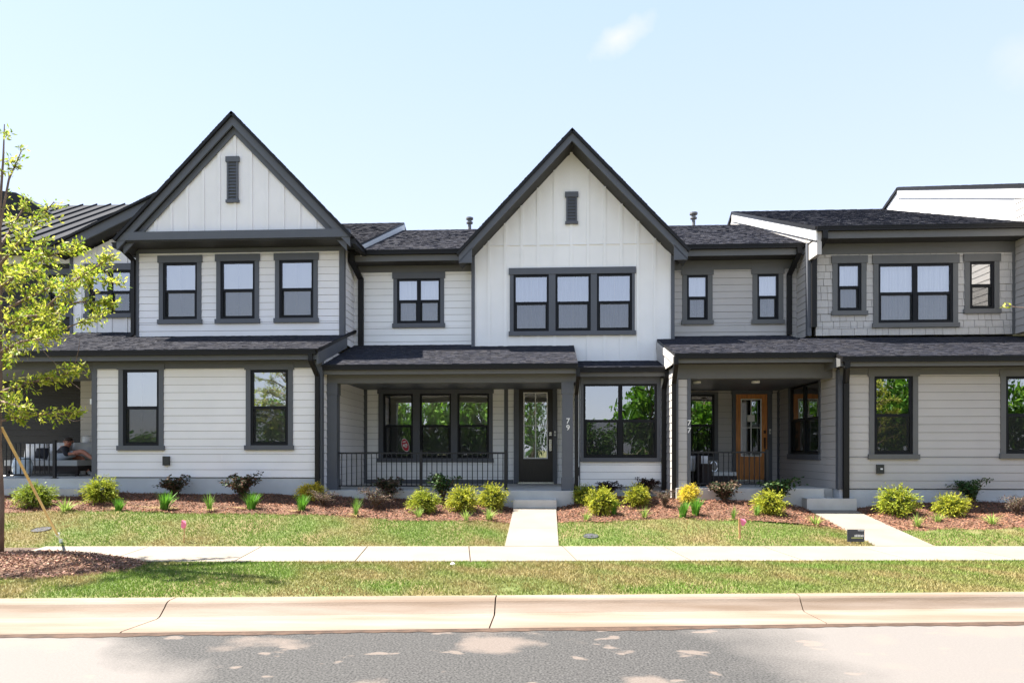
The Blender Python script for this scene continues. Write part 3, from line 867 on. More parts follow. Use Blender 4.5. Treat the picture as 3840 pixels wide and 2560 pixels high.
# ================================================================== LEFT TOWNHOUSE (steep gable, man on the porch)
YL1, YL2, YLG = 13.85, 15.4, 14.78
TL = empty('townhouse', (-7, 13.85, .6), 'pearl white townhouse with tall steep gable and three upper windows', 'townhouse', 'townhouses in a row')
xa, xb = P(352, 1600, YL1)[0], P(1204, 1600, YL1)[0]
zsb = P(770, 1788, YL1)[1]; zE = P(770, 1312, 13.5)[1]; zFl = zsb - .04
ZS = zE - .23
w1 = RC(447, 1363, 616, 1688, YL1); w2 = RC(924, 1363, 1100, 1687, YL1)
lap_wall(TL, 'F', YL1, xa + .08, xb - .11, zsb, ZS + .02, 'lap_pearl', [hole(w1), hole(w2)])
corner(TL, 'F', YL1, xa, xa + .08, zsb - .02, ZS + .02); corner(TL, 'F', YL1, xb - .11, xb, zsb - .02, ZS + .02)
for w, l in ((w1, 'tall window with white blinds near the porch'), (w2, 'tall window with white blinds beside the black downspout')):
    window(TL, 'F', YL1, w, [(w[0] + .1, w[1] - .1)], head=.13, sill=.1, blind='slats', label=l, grille=True)
bx('foundation', xa - .02, xb - .01, YL1 - .0, YL1 + .3, .1, zsb - .021, 'foundation', TL)
bx('outlet_cover', *[q for q in (P(616, 1, YL1)[0], P(640, 1, YL1)[0])], YL1 - .07, YL1 - .02, P(628, 1744, YL1)[1], P(628, 1710, YL1)[1], 'plastic_black', TL)
# right return wall, shared with the neighbouring porch
XR = xb
lap_wall(TL, 'R', XR, YL1 + .1, 17.1, .50, ZS + .35, 'lap_pearl')
corner(TL, 'R', XR, YL1 - .03, YL1 + .1, .5, ZS + .2)
# lower roof
sl = .315; yE = 13.5
zR = zE + sl * (16.25 - yE)
roof(TL, (-14, yE - .06, zE), (XR + .07, yE - .06, zE), (XR + .07, 16.25, zR), (-14, 16.25, zR), .06)
eave(TL, -14, XR + .03, yE, zE - .005, YL1, 'trim_grey', .2, .13, wx=(xa, xb))
b = MB(); b.hexa([(XR + .02, yE, zE - .06), (XR + .02, yE, zE - .3), (XR + .02, 15.5, zE - .3 + sl * 2), (XR + .02, 15.5, zE - .06 + sl * 2)],
                 [(XR + .06, yE, zE - .06), (XR + .06, yE, zE - .3), (XR + .06, 15.5, zE - .3 + sl * 2), (XR + .06, 15.5, zE - .06 + sl * 2)]); b.build('rake_board', 'trim_grey', TL)
downspout(TL, [(XR - .08, yE - .05, zE - .1), (XR - .08, yE - .05, zE - .22), (XR - .055, YL1 - .07, zE - .5), (XR - .055, YL1 - .07, .52)])
# upper wing
x0, x1 = P(512, 1000, YL2)[0], XR
zg_b = P(870, 895, YLG)[1]
ws = [RC(598, 960, 757, 1215, YL2), RC(813, 954, 973, 1213, YL2), RC(1033, 950, 1193, 1210, YL2)]
zu0 = 3.95
lap_wall(TL, 'F', YL2, x0 + .07, x1 - .09, zu0, zg_b, 'lap_pearl', [hole(w) for w in ws])
corner(TL, 'F', YL2, x0, x0 + .07, zu0, zg_b); corner(TL, 'F', YL2, x1 - .09, x1, zu0, zg_b)
for w, l in zip(ws, ('upper window nearest the street tree', 'middle window of the upper three', 'upper window nearest the lower neighbour')):
    window(TL, 'F', YL2, w, [(w[0] + .1, w[1] - .1)], head=.16, blind='slats', grille=True, label=l)
lap_wall(TL, 'R', XR, YL2 + .08, 16.35, zu0, zg_b + .1, 'lap_pearl'); corner(TL, 'R', XR, YL2 - .03, YL2 + .08, zu0, zg_b)
# gable
A, Lt, Rt = P(870, 424, YLG), P(437, 890, YLG), P(1313, 882, YLG)
Lt = (Lt[0], (Lt[1] + Rt[1]) / 2); Rt = (Rt[0], Lt[1])
A = ((Lt[0] + Rt[0]) / 2, A[1])
chevron(A, Lt, Rt, .27, YLG, YLG + .04, 'rake_fascia', 'trim_grey', TL)
A2 = (A[0], A[1] - .26); chevron(A2, (Lt[0] + .1, Lt[1] - .16), (Rt[0] - .1, Rt[1] - .16), .17, YLG + .09, YLG + .12, 'rake_frieze', 'trim_grey', TL)
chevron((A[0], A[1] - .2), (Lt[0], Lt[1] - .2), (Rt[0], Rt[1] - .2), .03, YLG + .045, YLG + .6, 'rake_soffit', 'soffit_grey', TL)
slp = (A[1] - Lt[1]) / (A[0] - Lt[0])
topL = lambda x: A[1] - .3 - slp * abs(x - A[0])
zb1 = P(890, 864, YLG)[1]
bb_wall(TL, YLG + .14, Lt[0] + .32, Rt[0] - .32, zb1 - .05, lambda x: max(topL(x), zb1 - .04), 'lap_pearl', bx0=A[0] - 6 * .365, sp=.365)
bx('gable_band', Lt[0] + .02, Rt[0] - .02, YLG - .012, YLG + .13, zg_b, zb1, 'trim_grey', TL)
bx('soffit', Lt[0] + .03, Rt[0] - .03, YLG + .02, YL2 + .02, zg_b - .03, zg_b - .002, 'soffit_grey', TL)
bx('frieze', x0, x1, YL2 - .037, YL2 - .001, zg_b - .13, zg_b - .031, 'trim_grey', TL)
louver(TL, YLG + .14, RC(852, 590, 897, 762, YLG + .14), 12)
k = .06
for s, T_ in ((-1, Lt), (1, Rt)):
    roof(TL, (T_[0] + s * k, YLG - .06, T_[1] - k * slp + .02), (T_[0] + s * k, 22, T_[1] - k * slp + .02), (A[0], 22, A[1] + .02), (A[0], YLG - .06, A[1] + .02), .06)
    bx('eave_soffit', min(T_[0], x0 if s < 0 else x1), max(T_[0], x0 if s < 0 else x1), YL2 + .025, 17.0, zg_b - .03, zg_b - .002, 'soffit_grey', TL)
    m = MB(); m.box(T_[0] + (0 if s > 0 else -.11), T_[0] + (.11 if s > 0 else 0), YLG + .02, 16.2, Lt[1] - .2, Lt[1] - .09).box(T_[0] + (0 if s > 0 else -.13), T_[0] + (.13 if s > 0 else 0), YLG + .015, 16.2, Lt[1] - .115, Lt[1] - .085)
    m.build('gutter', 'gutter_black', TL)
downspout(TL, [(Lt[0] - .05, 15.1, Lt[1] - .18), (x0 - .05, YL2 - .05, zg_b - .28), (x0 - .05, YL2 - .05, 4.22), (x0 - .16, YL2 - .08, 4.12)])
# recessed bay with low gable beside the wing
YB = 16.2
xl = P(264, 1000, YB)[0]; z_f0 = P(200, 919, 15.8); z_f1 = P(568, 738, 15.8)
fs = (z_f1[1] - z_f0[1]) / (z_f1[0] - z_f0[0])
wv = RC(322, 990, 506, 1192, YB)
bb_wall(TL, YB, xl + .07, x0 + .05, 3.95, lambda x: z_f0[1] + fs * (x - z_f0[0]) - .3, 'lap_pearl', [hole(wv)], sp=.385, seam=wv[3] - .01)
corner(TL, 'F', YB, xl, xl + .07, 3.95, z_f0[1] + .05)
wm = (wv[0] + wv[1]) / 2
window(TL, 'F', YB, wv, [(wv[0] + .11, wm - .0), (wm + .0, wv[1] - .07)], head=.16, blind=None, label='paired upper window half hidden by tree leaves', proud=.01)
b = MB(); a, c = z_f0, (z_f1[0] + 1.0, z_f1[1] + fs * 1.0)
b.prism([(a[0], a[1]), (c[0], c[1]), (c[0], c[1] - .25), (a[0], a[1] - .25)], 15.8, 15.84); b.build('rake_fascia', 'trim_grey', TL)
roof(TL, (a[0] - .05, 15.74, a[1] + .005), (a[0] - .05, 21, a[1] + .005), (c[0], 21, c[1] + .03), (c[0], 15.74, c[1] + .03), .05)
b = MB(); b.prism([(a[0], a[1] - .22), (c[0], c[1] - .22), (c[0], c[1] - .25), (a[0], a[1] - .25)], 15.84, YB + .02); b.build('rake_soffit', 'soffit_grey', TL)
# main roof behind
zme = 6.35; zmr = P(1450, 836, 20.6)[1]
k = (zmr - zme) / (20.6 - 15.75)
roof(TL, (x1 - .9, 15.75, zme), (-4.33, 15.75, zme), (-4.33, 20.6, zmr), (x1 - .9, 20.6, zmr), .08)
roof(TL, (xl - .3, 16.6, zme + .85 * k), (x1 - .9, 16.6, zme + .85 * k), (x1 - .9, 20.6, zmr), (xl - .3, 20.6, zmr), .08)
roof(TL, (-4.33, 25.5, zme), (xl - .3, 25.5, zme), (xl - .3, 20.6, zmr), (-4.33, 20.6, zmr), .08)
b = MB(); b.hexa([(-4.345, 15.75, zme - .06), (-4.345, 15.75, zme - .30), (-4.345, 20.6, zmr - .30), (-4.345, 20.6, zmr - .06)], [(-4.31, 15.75, zme - .06), (-4.31, 15.75, zme - .30), (-4.31, 20.6, zmr - .30), (-4.31, 20.6, zmr - .06)])
b.build('rake_board', 'rake_white', TL)
bx('rear_mass', xl, -4.66, 17.9, 25, .2, 6.3, 'lap_pearl', TL)
# porch of this house
YP = 16.7
bx('porch_floor', -14, xa - .03, YL1 + .02, YP, .25, zFl, 'porch_concrete', TL)
bx('porch_step', -14, P(300, 1850, 13.5)[0], 13.45, YL1 + .015, .3, zFl - .19, 'porch_concrete', TL)
bx('porch_beam', -14, xa - .005, YL1 + .02, YL1 + .24, P(170, 1385, YL1)[1], ZS + .12, 'trim_grey', TL)
bx('porch_ceiling', -14, xa, YL1 + .25, YP, P(170, 1385, YL1)[1] + .05, P(170, 1385, YL1)[1] + .09, 'trim_grey', TL)
xs_ = P(306, 1500, YP)[0]
lap_wall(TL, 'F', YP, -14, xs_, zFl, 3.4, 'lap_charcoal')
lap_wall(TL, 'F', YP - .03, xs_ + .002, xa + .3, zFl, 3.4, 'lap_greige')
lap_wall(TL, 'L', xa, YL1 + .09, YP, zFl, 3.4, 'lap_greige'); corner(TL, 'L', xa, YL1 - .03, YL1 + .09, zFl - .02, 3.2)
s = MB(); s.box(xa - .10, xa - .032, YL1 + .02, YL1 + .1, P(340, 1515, YL1)[1], P(340, 1495, YL1)[1]); s.build('porch_light', 'lampglass', TL)

# far left neighbour, mostly behind the tree
TF = empty('townhouse', (-12, 16.9, .6), 'dark charcoal townhouse with seamed metal roof behind the street tree', 'townhouse', 'townhouses in a row')
YF = 16.95
xf = xl + .03
wv = RC(172, 1010, 268, 1190, YF)
lap_wall(TF, 'F', YF, -15.5, xf, 3.95, 6.5, 'lap_charcoal', [hole(wv)])
window(TF, 'F', YF, wv, [(wv[0] + .1, wv[1] - .1)], label='dark upper window behind the leaves')
zf1 = P(150, 905, 16.4)[1]; zf2 = P(250, 771, 20.6)[1]
bx('frieze', -15.5, xf, YF - .05, YF - .022, zf1 - .42, zf1 - .2, 'rake_white', TF)
R_ = roof(TF, (-16, 16.4, zf1), (xl + .55, 16.4, zf1), (xl + .55, 20.6, zf2), (-16, 20.6, zf2), .08, 'metal_roof', False)
roof(TF, (xl + .55, 24.8, zf1), (-16, 24.8, zf1), (-16, 20.6, zf2), (xl + .55, 20.6, zf2), .08, 'metal_roof', False)
x = -15.8
while x < xl + .5:
    b = MB(); b.hexa([(x - .02, 16.4, zf1 - .01), (x + .02, 16.4, zf1 - .01), (x + .02, 20.6, zf2 - .01), (x - .02, 20.6, zf2 - .01)], [(x - .012, 16.4, zf1 + .05), (x + .012, 16.4, zf1 + .05), (x + .012, 20.6, zf2 + .05), (x - .012, 20.6, zf2 + .05)])
    b.build('seam', 'metal_roof', R_); x += .45
eave(TF, -16, xl + .4, 16.4, zf1 - .005, YF, 'trim_grey', .2, 0)
b = MB(); p, q, r = P(-200, 690, 19), P(60, 722, 19), P(160, 785, 19)
b.prism([(p[0], p[1]), (q[0], q[1]), (r[0], r[1]), (r[0], r[1] - .5), (p[0], r[1] - .5)], 19, 21.5); b.build('upper_roof', 'gutter_black', TF)
bx('rear_mass', -16, xl - .02, 17.9, 24.5, .2, 6.2, 'lap_charcoal', TF)

# ================================================================== MIDDLE TOWNHOUSE, NUMBER 79
Y7, YG, YGF, YPO, YPB, YBAY = 16.25, 15.97, 15.4, 14.27, 17.12, 15.3
TM = empty('townhouse', (-1, 15.3, .5), 'bright white townhouse number 79 with central gable and railed porch', 'townhouse', 'townhouses in a row')
xg0, xg1 = P(1768, 1000, YG)[0], P(2529, 1000, YG)[0]
zM = P(1560, 938, 15.75)[1]; ZSM = zM - .23
wv = RC(1476, 1022, 1666, 1229, Y7); wm = (wv[0] + wv[1]) / 2
lap_wall(TM, 'F', Y7, XR + .002, xg0 + .1, 3.8, ZSM + .01, 'lap_white', [hole(wv)])
window(TM, 'F', Y7, wv, [(wv[0] + .09, wm), (wm, wv[1] - .09)], head=.15, blind='curtain', label='four pane upper window left of the gable', bar=.045)
eave(TM, XR + .06, xg0 + .02, 15.75, zM - .005, Y7, 'trim_greige', .24, .14)
zMr = P(1700, 861, 20.4)[1]
k = (zMr - zM) / (20.4 - 15.7)
roof(TM, (-4.32, 15.7, zM), (xg0 + .03, 15.7, zM), (xg0 + .03, 20.4, zMr), (-4.32, 20.4, zMr), .07, tone=1.25)
roof(TM, (xg0 + .03, 16.3, zM + .6 * k), (xg1, 16.3, zM + .6 * k), (xg1, 20.4, zMr), (xg0 + .03, 20.4, zMr), .07, tone=1.25)
roof(TM, (xg1, 25, zM), (-4.32, 25, zM), (-4.32, 20.4, zMr), (xg1, 20.4, zMr), .07)
bx('rear_mass', -4.64, xg1, 17.9, 24.8, .2, zM - .1, 'lap_white', TM)
dx_ = XR + .19
downspout(TM, [(XR + .1, 15.68, zM - .08), (XR + .1, 15.68, zM - .25), (dx_, Y7 - .07, zM - .55), (dx_, Y7 - .07, 3.93)], w=.13)
# gable
A, Lt, Rt = P(2144, 486, YGF), P(1720, 945, YGF), P(2579, 930, YGF)
zt_ = (Lt[1] + Rt[1]) / 2; Lt, Rt = (Lt[0], zt_), (Rt[0], zt_); A = ((Lt[0] + Rt[0]) / 2, A[1]); slp = (A[1] - zt_) / (A[0] - Lt[0])
t = .25
chevron((A[0], A[1]), Lt, Rt, t, YGF, YGF + .045, 'rake_fascia', 'trim_grey', TM)
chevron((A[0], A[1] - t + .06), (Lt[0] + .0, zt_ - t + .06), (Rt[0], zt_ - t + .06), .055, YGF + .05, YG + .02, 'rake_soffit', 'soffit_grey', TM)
for s, T_ in ((-1, Lt), (1, Rt)):
    roof(TM, (T_[0] + s * .05, YGF - .05, zt_ - .05 * slp + .02), (T_[0] + s * .05, 21, zt_ - .05 * slp + .02), (A[0], 21, A[1] + .02), (A[0], YGF - .05, A[1] + .02), .06)
    m = MB(); e0 = T_[0]; e1 = T_[0] - s * .30
    m.prism([(e0, zt_ - t), (e0, zt_ - t + .02), (e1, zt_ - t + .02 + .3 * slp), (e1, zt_ - t)], YGF + .0, YGF + .045); m.build('rake_return', 'trim_grey', TM)
topM = lambda x: A[1] - t - .01 - slp * abs(x - A[0])
zsm = P(2100, 919, YG)[1]
wt = RC(1912, 1004, 2380, 1258, YG)
un = [(P(u, 1, YG)[0], P(v, 1, YG)[0]) for u, v in ((1926, 2058), (2083, 2215), (2238, 2370))]
zlow = 3.2
bb_wall(TM, YG, xg0 + .08, xg1 - .08, zlow, topM, 'lap_white', [hole(wt)], bx0=A[0] - 6 * .385, sp=.385, seam=wt[3] + .3)
bx('seam_flashing', xg0 + .1, xg1 - .1, YG - .0225, YG - .0006, zsm, zsm + .012, 'lap_white', TM)
corner(TM, 'F', YG, xg0, xg0 + .08, 3.7, topM(xg0) + .06); corner(TM, 'F', YG, xg1 - .08, xg1, 3.7, topM(xg1) + .06)
bx('gable_return', xg0, xg0 + .05, YG + .002, Y7 + .05, 3.7, zM - .3, 'lap_white', TM)
bx('gable_return', xg1 - .05, xg1, YG + .002, Y7 + .2, 3.7, zM - .3, 'lap_white', TM)
window(TM, 'F', YG, wt, un, head=.15, sill=.1, blind='curtain_blue', grille=True, label='triple upper window in the gable')
louver(TM, YG, RC(2121, 722, 2166, 842, YG), 8)
s = MB(); px_, pz_ = P(1761, 857, 20.4); s.lathe((px_, 20.4, pz_ - .25), [(.05, 0), (.05, .38), (.1, .4), (.1, .44), (.06, .45), (.06, .5), (.11, .52), (.11, .57), (.02, .6)], 12); s.build('vent_pipe', 'pipe_grey', TM)
# porch roof
YPE = 13.92; zPE = P(1680, 1366, YPE)[1]; zPT = P(1600, 1301, 16.05)[1]; xp0 = XR + .01; xp1 = P(2167, 1362, YPE)[0]
sp_ = (zPT - zPE) / (16.05 - YPE)
roof(TM, (xp0, YPE - .05, zPE), (xp1, YPE - .05, zPE), (xp1, 16.28, zPE + sp_ * (16.33 - YPE)), (xp0, 16.28, zPE + sp_ * (16.33 - YPE)), .06)
eave(TM, xp0, xp1, YPE, zPE - .005, YPO - .1, 'trim_greige', .19, 0)
b = MB(); q_ = [(YPE + .02, zPE - .06), (YPE + .02, zPE - .2), (YG - .01, zPE - .2), (YG - .01, zPE - .06 + sp_ * 2.0)]; b.hexa([(xp1 - .03, *p) for p in q_], [(xp1 - .005, *p) for p in q_]); b.build('rake_board', 'trim_grey', TM)
zBm = P(1680, 1434, YPO - .1)[1]
bx('porch_beam', XR + .02, xp1 - .02, YPO - .1, YPO + .12, zBm, zPE - .165, 'trim_greige', TM)
bx('porch_ceiling', XR + .02, xp1 - .04, YPO + .121, YPB, zBm + .12, zBm + .15, 'trim_grey', TM)
zF = .68
def post(T, u0, u1, Y, z0, z1, cap=.2, base=.2):
    x0_, x1_ = P(u0, 1600, Y)[0], P(u1, 1600, Y)[0]; w = x1_ - x0_
    p = bx('porch_post', x0_, x1_, Y, Y + w, z0, z1, 'trim_grey', T)
    bx('capital', x0_ - .014, x1_ + .014, Y - .014, Y + w + .014, z1 - cap, z1 - .001, 'trim_grey', p)
    bx('post_base', x0_ - .014, x1_ + .014, Y - .014, Y + w + .014, z0 + .001, z0 + base, 'trim_grey', p); return p, x0_, x1_
pl, pl0, pl1 = post(TM, 1225, 1263, YPO - .1, zF, zBm, .24, .22)
pr, pr0, pr1 = post(TM, 2108, 2149, YPO - .1, zF, zBm, .24, .26)
for ch, v in (('7', 1587), ('9', 1612)):
    x, z = P(2130, v, YPO - .1); put_text('house_number', ch, .155, (x, YPO - .108, z), 'white_paint', pr)
bx('porch_floor', XR + .02, P(2152, 1850, 14.05)[0], 14.05, YPB, .3, zF, 'porch_concrete', TM)
s0, s1 = PATH1[0] - .01, PATH1[1] + .01
bx('porch_step', s0, s1, 13.72, 14.045, .05, zF - .165, 'porch_concrete', TM)
# porch back wall
wv = RC(1420, 1443, 1848, 1732, YPB); un = [(P(u, 1, YPB)[0], P(v, 1, YPB)[0]) for u, v in ((1438, 1549), (1575, 1692), (1716, 1834))]
fr = RC(1927, 1434, 2089, 1831, YPB); slab = RC(1946, 1456, 2073, 1815, YPB); gls = RC(1963, 1471, 2054, 1719, YPB); pan = RC(1966, 1730, 2051, 1774, YPB)
fr = (fr[0], fr[1], zF + .001, fr[3]); slab = (slab[0], slab[1], zF + .045, slab[3])
lap_wall(TM, 'F', YPB, XR + .01, xp1 + .2, zF, zBm + .2, 'lap_white', [hole(wv), (fr[0] + .02, fr[1] - .02, 0, fr[3] - .02)])
window(TM, 'F', YPB, wv, un, head=.22, sill=.1, label='triple porch window behind the railing', tint='glass', bar=.045)
door(TM, YPB - .025, fr, slab, gls, 'door_brown', zF, pan, label='dark brown front door with four light glass')
corner(TM, 'F', YPB, XR + .001, XR + .1, zF, zBm + .15); xc = P(1898, 1600, YPB)[0]; corner(TM, 'F', YPB, xc - .05, xc + .05, zF, zBm + .15)
x, z = P(2103, 1438, YPB); bx('porch_light', x - .03, x + .03, YPB - .12, YPB - .03, z - .14, z, 'black_metal', TM)
bx('skirt_board', XR + .1, fr[0] - .01, YPB - .034, YPB - .0205, zF + .001, zF + .1, 'trim_grey', TM)
railing('porch_railing', YPO, pl1 + .01, P(1897, 1700, YPO)[0], zF, P(1580, 1695, YPO)[1], [P(1579, 1, YPO)[0], P(1897, 1, YPO)[0]], 'black steel railing across the porch of number 79 with many pickets')
# bay
xb0, xb1 = P(2172, 1600, YBAY)[0], P(2490, 1600, YBAY)[0]; zBE = P(2330, 1377, 15.0)[1]; zBT = P(2330, 1351, YG)[1]
zb0 = P(2330, 1822, YBAY)[1]
wv = RC(2177, 1409, 2477, 1731, YBAY); un = [(P(u, 1, YBAY)[0], P(v, 1, YBAY)[0]) for u, v in ((2188, 2326), (2326, 2463))]
lap_wall(TM, 'F', YBAY, xb0 + .02, xb1 - .02, zb0, zBE - .2, 'lap_white', [hole(wv)])
window(TM, 'F', YBAY, wv, un, head=.18, sill=.09, label='wide twin window of the projecting bay', tint='glass', bar=.045, blind=None, ears=False)
corner(TM, 'F', YBAY, xb0 - .0, xb0 + .02, zb0, zBE - .2); corner(TM, 'F', YBAY, xb1 - .02, xb1 + .02, zb0, zBE - .2)
bx('bay_side', xb0 - .02, xb0 - .001, YBAY + .0, YPB, zb0, zBE - .1, 'lap_white', TM); bx('bay_side', xb1 + .001, xb1 + .02, YBAY, YG, zb0, zBE - .1, 'lap_white', TM)
bx('foundation', xb0, xb1, YBAY + .03, YBAY + .3, .1, zb0 - .002, 'foundation', TM)
xr0, xr1 = P(2163, 1377, 15.0)[0], P(2504, 1377, 15.0)[0]
roof(TM, (xr0, 14.96, zBE), (xr1, 14.96, zBE), (xr1 - .06, YG + .05, zBT), (xr0, YG + .05, zBT), .05)
eave(TM, xr0, xr1, 15.01, zBE - .005, YBAY, 'trim_greige', .19, .0)
downspout(TM, [(pr1 + .09, 13.88, zPE - .1), (pr1 + .09, 13.88, zPE - .25), (pr1 + .075, YPO - .0, zPE - .6), (pr1 + .075, YPO - .0, .45)], w=.075)
downspout(TM, [(xb1 + .03, 14.95, zBE - .1), (xb1 + .03, 14.95, zBE - .2), (xb1 - .0, YBAY - .07, zBE - .45), (xb1 - .0, YBAY - .07, .45)], w=.13, straps=((zb0 - .12, 'white_paint'),))
x, z = P(2166, 1766, YBAY); bx('outlet_cover', x - .03, x + .03, YBAY - .06, YBAY + .02, z - .09, z + .09, 'plastic_black', TM)

# ================================================================== RIGHT TOWNHOUSE, NUMBER 77
Y6, YPI, YRW, YSH, YB7 = 16.45, 14.3, 14.02, 15.75, 17.6
TR = empty('townhouse', (6, 14.3, .5), 'greige townhouse number 77 with wooden door and shingled upper wing', 'townhouse', 'townhouses in a row')
XW = P(3147, 1600, YRW)[0]                  # left side of the forward wing
XS = P(3031, 1100, YSH)[0]                  # left side of the shingled wing
z7 = P(2790, 917, 15.95)[1]; z7r = P(2620, 845, 20.6)[1]
wA, wB = RC(2558, 1007, 2671, 1217, Y6), RC(2821, 1003, 2936, 1215, Y6)
lap_wall(TR, 'F', Y6, xg1 + .002, XS, 4.0, z7 - .22, 'lap_greige', [hole(wA), hole(wB)])
for w, l in ((wA, 'small upper window beside the white gable'), (wB, 'small upper window beside the downspout')):
    window(TR, 'F', Y6, w, [(w[0] + .11, w[1] - .11)], trim='trim_greige', head=.16, blind='curtain', grille=True, label=l, bar=.045)
eave(TR, xg1 + .22, XS - .0, 15.95, z7 - .005, Y6, 'trim_greige', .24, .2, wx=(xg1 + .002, XS))
roof(TR, (xg1 + .002, 15.9, z7), (XS, 15.9, z7), (XS, 20.6, z7r), (xg1 + .002, 20.6, z7r), .07, tone=1.3)
roof(TR, (XS, 25, z7), (xg1 + .002, 25, z7), (xg1 + .002, 20.6, z7r), (XS, 20.6, z7r), .07)
downspout(TR, [(XS - .14, 15.9, z7 - .1), (XS - .14, 15.9, z7 - .22), (XS - .2, Y6 - .07, z7 - .6), (XS - .2, Y6 - .07, 4.25)], w=.11)
s = MB(); px_, pz_ = P(2601, 845, 20.6); s.lathe((px_, 20.6, pz_ - .25), [(.05, 0), (.05, .42), (.1, .44), (.1, .48), (.06, .49), (.06, .54), (.12, .57), (.12, .62), (.02, .64)], 12); s.build('vent_pipe', 'pipe_grey', TR)
# shingled wing
XE = P(3806, 1100, YSH)[0]
zsE = P(3450, 842, 15.2)[1]; zsR = P(2726, 794, 22.0)[1]
wS = [RC(3120, 960, 3247, 1183, YSH), RC(3273, 957, 3590, 1228, YSH), RC(3615, 953, 3745, 1176, YSH)]
zs0 = 4.1
shake_wall(TR, YSH, XS + .16, XE - .0, zs0, zsE - .24, 'shake_greige', [hole(w) for w in wS])
window(TR, 'F', YSH, wS[0], [(wS[0][0] + .11, wS[0][1] - .11)], trim='trim_greige', head=.17, blind='curtain', label='narrow window on the left of the shingled wall')
wm = (wS[1][0] + wS[1][1]) / 2
window(TR, 'F', YSH, wS[1], [(wS[1][0] + .11, wm), (wm, wS[1][1] - .11)], trim='trim_greige', head=.19, blind='curtain', label='wide twin window of the shingled wall')
window(TR, 'F', YSH, wS[2], [(wS[2][0] + .11, wS[2][1] - .11)], trim='trim_greige', head=.17, blind=None, label='narrow window on the right of the shingled wall')
lap_wall(TR, 'L', XS, YSH + .08, Y6, zs0, zsE - .1, 'lap_greige'); corner(TR, 'L', XS, YSH - .03, YSH + .08, zs0, zsE - .2); corner(TR, 'F', YSH, XS, XS + .06, zs0, zsE - .2)
corner(TR, 'F', YSH, XE - .07, XE, zs0, zsE - .2, 'trim_greige')
eave(TR, XS - .03, XE + .03, 15.25, zsE - .005, YSH, 'trim_greige', .25, .22, wx=(XS + .06, XE - .07))
roof(TR, (XS - .05, 15.2, zsE), (XE + .3, 15.2, zsE), (XE + .3, 22, zsR), (XS - .05, 22, zsR), .08, tone=1.15)
roof(TR, (XE + .3, 26, zsE + .6), (XS - .05, 26, zsE + .6), (XS - .05, 22, zsR), (XE + .3, 22, zsR), .08)
b = MB(); k = (zsR - zsE) / 6.8
b.hexa([(XS, 15.25, zsE - .08), (XS, 15.25, zsE - .6), (XS, 16.4, 5.8), (XS, 26, 5.8), (XS, 26, zsE + .5), (XS, 22, zsR - .08)], [(XS + .1, 15.25, zsE - .08), (XS + .1, 15.25, zsE - .6), (XS + .1, 16.4, 5.8), (XS + .1, 26, 5.8), (XS + .1, 26, zsE + .5), (XS + .1, 22, zsR - .08)]); sw_ = b.build('party_wall', 'lap_greige', TR)
b = MB(); b.hexa([(XS - .035, 15.22, zsE - .06), (XS - .035, 15.22, zsE - .3), (XS - .035, 22, zsR - .3), (XS - .035, 22, zsR - .06)], [(XS - .002, 15.22, zsE - .06), (XS - .002, 15.22, zsE - .3), (XS - .002, 22, zsR - .3), (XS - .002, 22, zsR - .06)]); b.build('rake_board', 'rake_white', TR)
bx('rear_mass', xg1 + .05, XE, 18.7, 24.8, .2, 6.2, 'lap_greige', TR)
downspout(TR, [(XS + .15, 15.2, zsE - .1), (XS + .15, 15.2, zsE - .25), (XS + .10, YSH - .07, zsE - .55), (XS + .10, YSH - .07, 4.3)], w=.11)
# lower roofs
z7E = P(2830, 1324, 13.85)[1]; z7T = P(2700, 1262, Y6)[1]; sl = (z7T - z7E) / (Y6 - 13.85)
xq0 = P(2528, 1324, 13.85)[0]; xq1 = P(3136, 1324, 13.85)[0]
roof(TR, (xq0, 13.8, z7E), (xq1, 13.8, z7E), (xq1, Y6 + .03, z7E + sl * (Y6 - 13.77)), (xq0, Y6 + .03, z7E + sl * (Y6 - 13.77)), .06)
eave(TR, xq0, xq1, 13.85, z7E - .005, YPI - .0, 'trim_greige', .18, 0)
zwE = P(3500, 1335, 13.55)[1]; slw = (z7E + sl * (YSH - 13.8) - zwE) / (YSH - 13.55)
xw0 = P(3152, 1335, 13.55)[0]
roof(TR, (xw0, 13.5, zwE), (16, 13.5, zwE), (16, YSH + .1, zwE + slw * 2.35), (xw0, YSH + .1, zwE + slw * 2.35), .06)
eave(TR, xw0, 16, 13.55, zwE - .005, YRW, 'trim_greige', .18, .12, wx=(XW, 16))
b = MB(); q_ = [(13.87, z7E - .05), (13.87, z7E - .18), (YG, z7E - .18), (YG, z7E - .05 + sl * 2.1)]; b.hexa([(xq0 + .005, *p) for p in q_], [(xq0 + .03, *p) for p in q_]); b.build('gable_end', 'lap_greige', TR)
b = MB(); b.hexa([(xq0 - .02, 13.85, z7E - .05), (xq0 - .02, 13.85, z7E - .2), (xq0 - .02, YG, z7E - .2 + sl * 2.12), (xq0 - .02, YG, z7E - .05 + sl * 2.12)], [(xq0 + .004, 13.85, z7E - .05), (xq0 + .004, 13.85, z7E - .2), (xq0 + .004, YG, z7E - .2 + sl * 2.12), (xq0 + .004, YG, z7E - .05 + sl * 2.12)]); b.build('rake_board', 'lap_greige', TR)
b = MB(); b.hexa([(xw0 - .005, 13.55, zwE - .05), (xw0 - .005, 13.55, zwE - .18), (xw0 - .005, 14.3, zwE - .18), (xw0 - .005, 14.3, zwE + .16)], [(xw0 + .02, 13.55, zwE - .05), (xw0 + .02, 13.55, zwE - .18), (xw0 + .02, 14.3, zwE - .18), (xw0 + .02, 14.3, zwE + .16)]); b.build('rake_board', 'trim_greige', TR)
